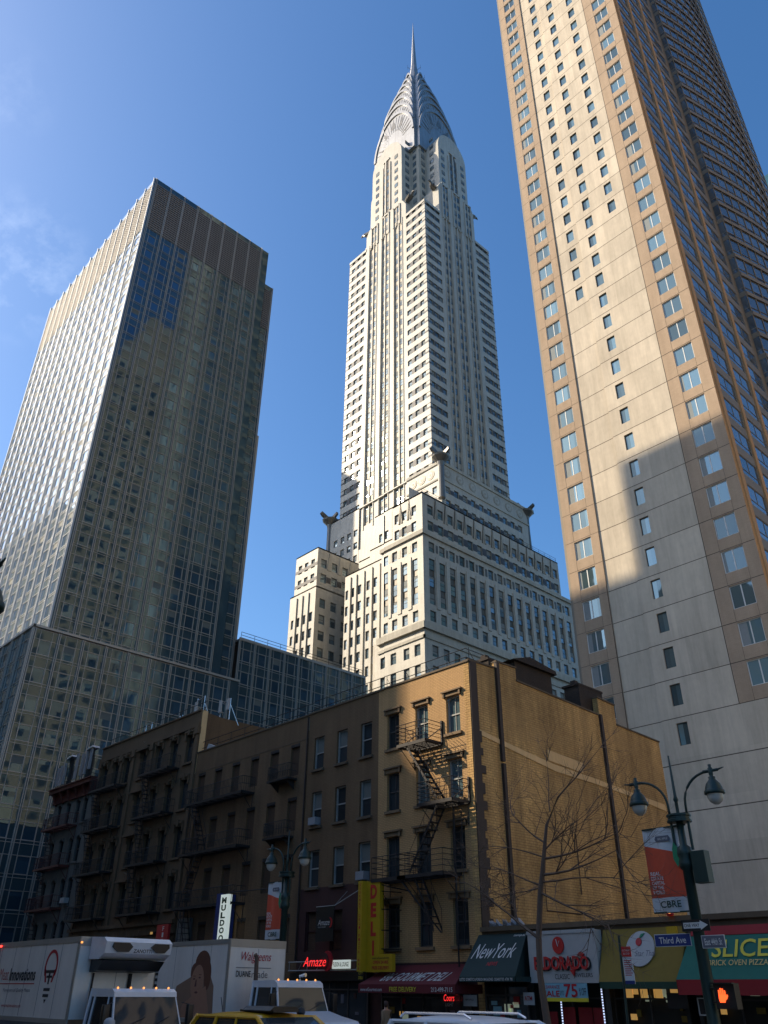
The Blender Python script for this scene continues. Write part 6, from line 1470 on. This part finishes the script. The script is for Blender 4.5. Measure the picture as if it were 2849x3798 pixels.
def car(name, x0, y0, label, cat, L_, Wd, zr, zbelt, glassx, roofx, paint, hoodz, tail):
    """car heading +X; x0 = tail. glassx = foot of the rear and front glass, roofx = ends of the roof"""
    T = thing(name, (x0+L_/2, y0+Wd/2, 0), label, cat); f = Fr('E', y0)
    b = MB(); prof = [(x0+.05, .35), (x0+L_-.1, .32), (x0+L_, .6), (x0+L_-.05, hoodz-.2), (x0+L_-.5, hoodz-.05), (x0+glassx[1]+.1, zbelt+.02), (x0+glassx[0], zbelt+.02), (x0+tail, zbelt-.05), (x0, .8)]
    b.prism(prof, f, 0, Wd); bevel(b.build('body', paint, T), .1, 4)
    ins = .2; a0, a1 = x0+glassx[0], x0+glassx[1]; r0, r1 = x0+roofx[0], x0+roofx[1]; ya, yb = y0+.06, y0+Wd-.06; ta, tb = y0+ins, y0+Wd-ins; zt = zr-.09
    g = MB(); g.face([(a0, ya, zbelt), (a1, ya, zbelt), (r1, ta, zt), (r0, ta, zt)]); g.face([(a0, yb, zbelt), (a1, yb, zbelt), (r1, tb, zt), (r0, tb, zt)]); g.build('side_window', 'glass_dark', T)
    g = MB(); g.face([(a1, ya, zbelt), (a1, yb, zbelt), (r1, tb, zt), (r1, ta, zt)]); g.build('windscreen', 'carglass', T)
    g = MB(); g.face([(a0, ya, zbelt), (a0, yb, zbelt), (r0, tb, zt), (r0, ta, zt)]); g.build('rear_window', 'glass_dark', T)
    # roof: domed sheet
    rf = MB(); nx, ny = 10, 8; idx = {}
    for i in range(nx+1):
        for j in range(ny+1):
            s, t = i/nx, j/ny; x = r0-.05+(r1-r0+.1)*s; y = ta-.02+(tb-ta+.04)*t
            z = zt+.09*(1-abs(2*s-1)**3.2)*(1-abs(2*t-1)**3.5)-(.07 if i in (0, nx) or j in (0, ny) else 0); idx[i, j] = len(rf.v); rf.v.append((x, y, z))
    for i in range(nx):
        for j in range(ny): rf.f.append([idx[i, j], idx[i+1, j], idx[i+1, j+1], idx[i, j+1]]); rf.m.append(0)
    rf.build('roof', paint, T, True)
    p = MB(); mid = (a0+a1)/2
    for yy, yt in ((ya-.005, ta-.01), (yb+.005, tb+.01)):
        for q, w_, s in ((a1, .045, r1), (a0, .06, r0), (mid+.15, .035, mid+.12), (a0+.62*(mid-a0), .05, r0+.55*(mid-r0))): p.tube([(q, yy, zbelt-.02), (s, yt, zt)], w_, 6)
        p.tube([(r0, yt, zt), (r1, yt, zt)], .035, 6)
    p.pieces('pillar', paint, T)
    for q in ((0,) if paint == 'white' else ()):
        for yy in (ta+.04, tb-.04): rr = MB(); rr.tube([(r0+.15, yy, zr-.03), (r0+.25, yy, zr+.03), (r1-.35, yy, zr+.03), (r1-.2, yy, zr-.03)], .02, 5); rr.build('roof_rail', 'chrome' if paint == 'white' else paint, T)
    for xx in (x0+.85, x0+L_-.85): wheel(T, xx, y0+.12, .34, .22); wheel(T, xx, y0+Wd-.12, .34, .22)
    for yy in (y0+.25, y0+Wd-.25):
        h = MB(); h.box(x0+L_-.12, x0+L_+.01, yy-.18, yy+.18, .68, .84); h.build('headlight', 'chrome', T); h = MB(); h.box(x0-.01, x0+.1, yy-.12, yy+.12, .85, 1.15); h.build('tail_light', 'red', T)
    for yy, sg in ((y0, -1), (y0+Wd, 1)): h = MB(); h.box(a1-.45, a1-.3, yy+min(0, sg*.18), yy+max(0, sg*.18), zbelt-.02, zbelt+.13); bevel(h.build('door_mirror', paint, T), .03)
    return T
TX = car('yellow_taxi', -18.7, 11.0, 'yellow taxi in front of the two trucks', 'taxi', 4.6, 1.85, 1.80, 1.2, (.3, 3.95), (.75, 2.95), 'taxi', 1.15, .1)
b = MB(); b.box(-16.9, -15.7, 11.55, 12.2, 1.8, 1.84); b.prism([(11.5, 1.83), (12.25, 1.83), (12.15, 1.9), (11.6, 1.9)], Fr('N', -15.75), 0, 1.0); b.build('roof_sign', 'black', TX)
b = MB(); b.tube([(-17.5, 11.5, 1.8), (-17.6, 11.5, 2.05)], .01, 4); b.build('aerial', 'black', TX)
car('white_suv', -12.2, 11.0, 'pale blue-white sport utility car at the bottom, in front of the deli', 'car', 4.6, 1.85, 1.85, 1.25, (.15, 3.7), (.45, 2.4), 'white', 1.15, .05)

# ------------------------------------------------------------------ people
def person(x, y, z0, h, face, hair, coat, label, walk=.18):
    T = thing('person', (x, y, z0), label, 'person')
    k = h/1.75; fx, fy = face; sx_, sy_ = -fy, fx
    def P(f, s, z): return (x+(fx*f+sx_*s)*k, y+(fy*f+sy_*s)*k, z0+z*k)
    J = {'pel': P(0, 0, .95), 'bel': P(0, 0, 1.1), 'che': P(.02, 0, 1.32), 'nek': P(0, 0, 1.5), 'hd1': P(.02, 0, 1.6), 'hd2': P(.015, 0, 1.70)}
    R_ = {'pel': .15, 'bel': .14, 'che': .165, 'nek': .06, 'hd1': .088, 'hd2': .085}; Ed = [('pel', 'bel'), ('bel', 'che'), ('che', 'nek'), ('nek', 'hd1'), ('hd1', 'hd2')]
    for q, sg in (('l', 1), ('r', -1)):
        w = walk*sg
        for n, pt, r in (('hip', P(0, .1*sg, .9), .1), ('kne', P(w*.6+.05, .1*sg, .5), .065), ('ank', P(w, .1*sg, .09), .045), ('toe', P(w+.17, .11*sg, .04), .035), ('sho', P(0, .2*sg, 1.42), .075), ('elb', P(-w*.5, .25*sg, 1.14), .05), ('wri', P(-w*.3+.12, .24*sg, .92), .032), ('han', P(-w*.3+.15, .24*sg, .84), .034)):
            J[n+q] = pt; R_[n+q] = r
        Ed += [('pel', 'hip'+q), ('hip'+q, 'kne'+q), ('kne'+q, 'ank'+q), ('ank'+q, 'toe'+q), ('che', 'sho'+q), ('sho'+q, 'elb'+q), ('elb'+q, 'wri'+q), ('wri'+q, 'han'+q)]
        for i in range(4): n = 'fi%d%s' % (i, q); J[n] = P(-w*.3+.13+.02*i, .24*sg, .75+.012*abs(i-1.5)); R_[n] = .010; Ed.append(('han'+q, n))
        n = 'th'+q; J[n] = P(-w*.3+.21, .22*sg, .8); R_[n] = .011; Ed.append(('han'+q, n))
    ks = list(J); me = D.meshes.new('body'); me.from_pydata([tuple(Vector(J[q])-Vector((x, y, z0))) for q in ks], [(ks.index(a), ks.index(b_)) for a, b_ in Ed], [])
    o = D.objects.new('tmp', me); COL.objects.link(o); md = o.modifiers.new('s', 'SKIN')
    for i, q in enumerate(ks): me.skin_vertices[0].data[i].radius = (R_[q]*k, R_[q]*k)
    me.skin_vertices[0].data[0].use_root = True; o.modifiers.new('u', 'SUBSURF').levels = 2; bpy.context.view_layer.update()
    bm = D.meshes.new_from_object(o.evaluated_get(bpy.context.evaluated_depsgraph_get())); D.objects.remove(o)
    for mt in ('skin', coat, 'trousers', 'rubber'): bm.materials.append(M[mt])
    for p in bm.polygons:
        z = p.center.z/k; d = Vector((p.center.x, p.center.y, 0)).dot(Vector((sx_, sy_, 0)))/k
        p.material_index = 3 if z < .1 else (0 if (z > 1.47 or (z < .93 and abs(d) > .19)) else (1 if z > .88 else 2)); p.use_smooth = True
    ob = link('body', bm, (x, y, z0), T)
    hm = MB(); c = Vector(P(-.015, 0, 1.67)); n = 14
    hm.lathe(tuple(c), [(.05, -.1), (.1*k, -.06), (.108*k, 0), (.1*k, .06), (.065*k, .1), (0, .115)], n); hm.build('hair', hair, T, True)
    fm = MB()
    for sg in (1, -1):
        e_ = Vector(P(.1, .035*sg, 1.645)); fm.lathe(tuple(e_), [(0, -.012), (.012, 0), (0, .012)], 6)
        e_ = Vector(P(.0, .095*sg, 1.63)); fm.lathe(tuple(e_), [(0, -.03), (.018, 0), (0, .03)], 6)
    fm.tube([P(.09, 0, 1.65), P(.125, 0, 1.605)], [.012, .018], 6); fm.tube([P(.098, -.025, 1.57), P(.102, 0, 1.568), P(.098, .025, 1.57)], .007, 5); fm.build('face', 'skin', T)
person(-15.75, 8.0, 0, 1.72, (-.6, .8), 'greyhair', 'coat', 'person with grey hair walking by the first truck, only the head in view')
person(-25.9, 24.3, .14, 1.70, (-1, .1), 'brownhair', 'coat_tan', 'person in a tan coat on the far pavement behind the white car')
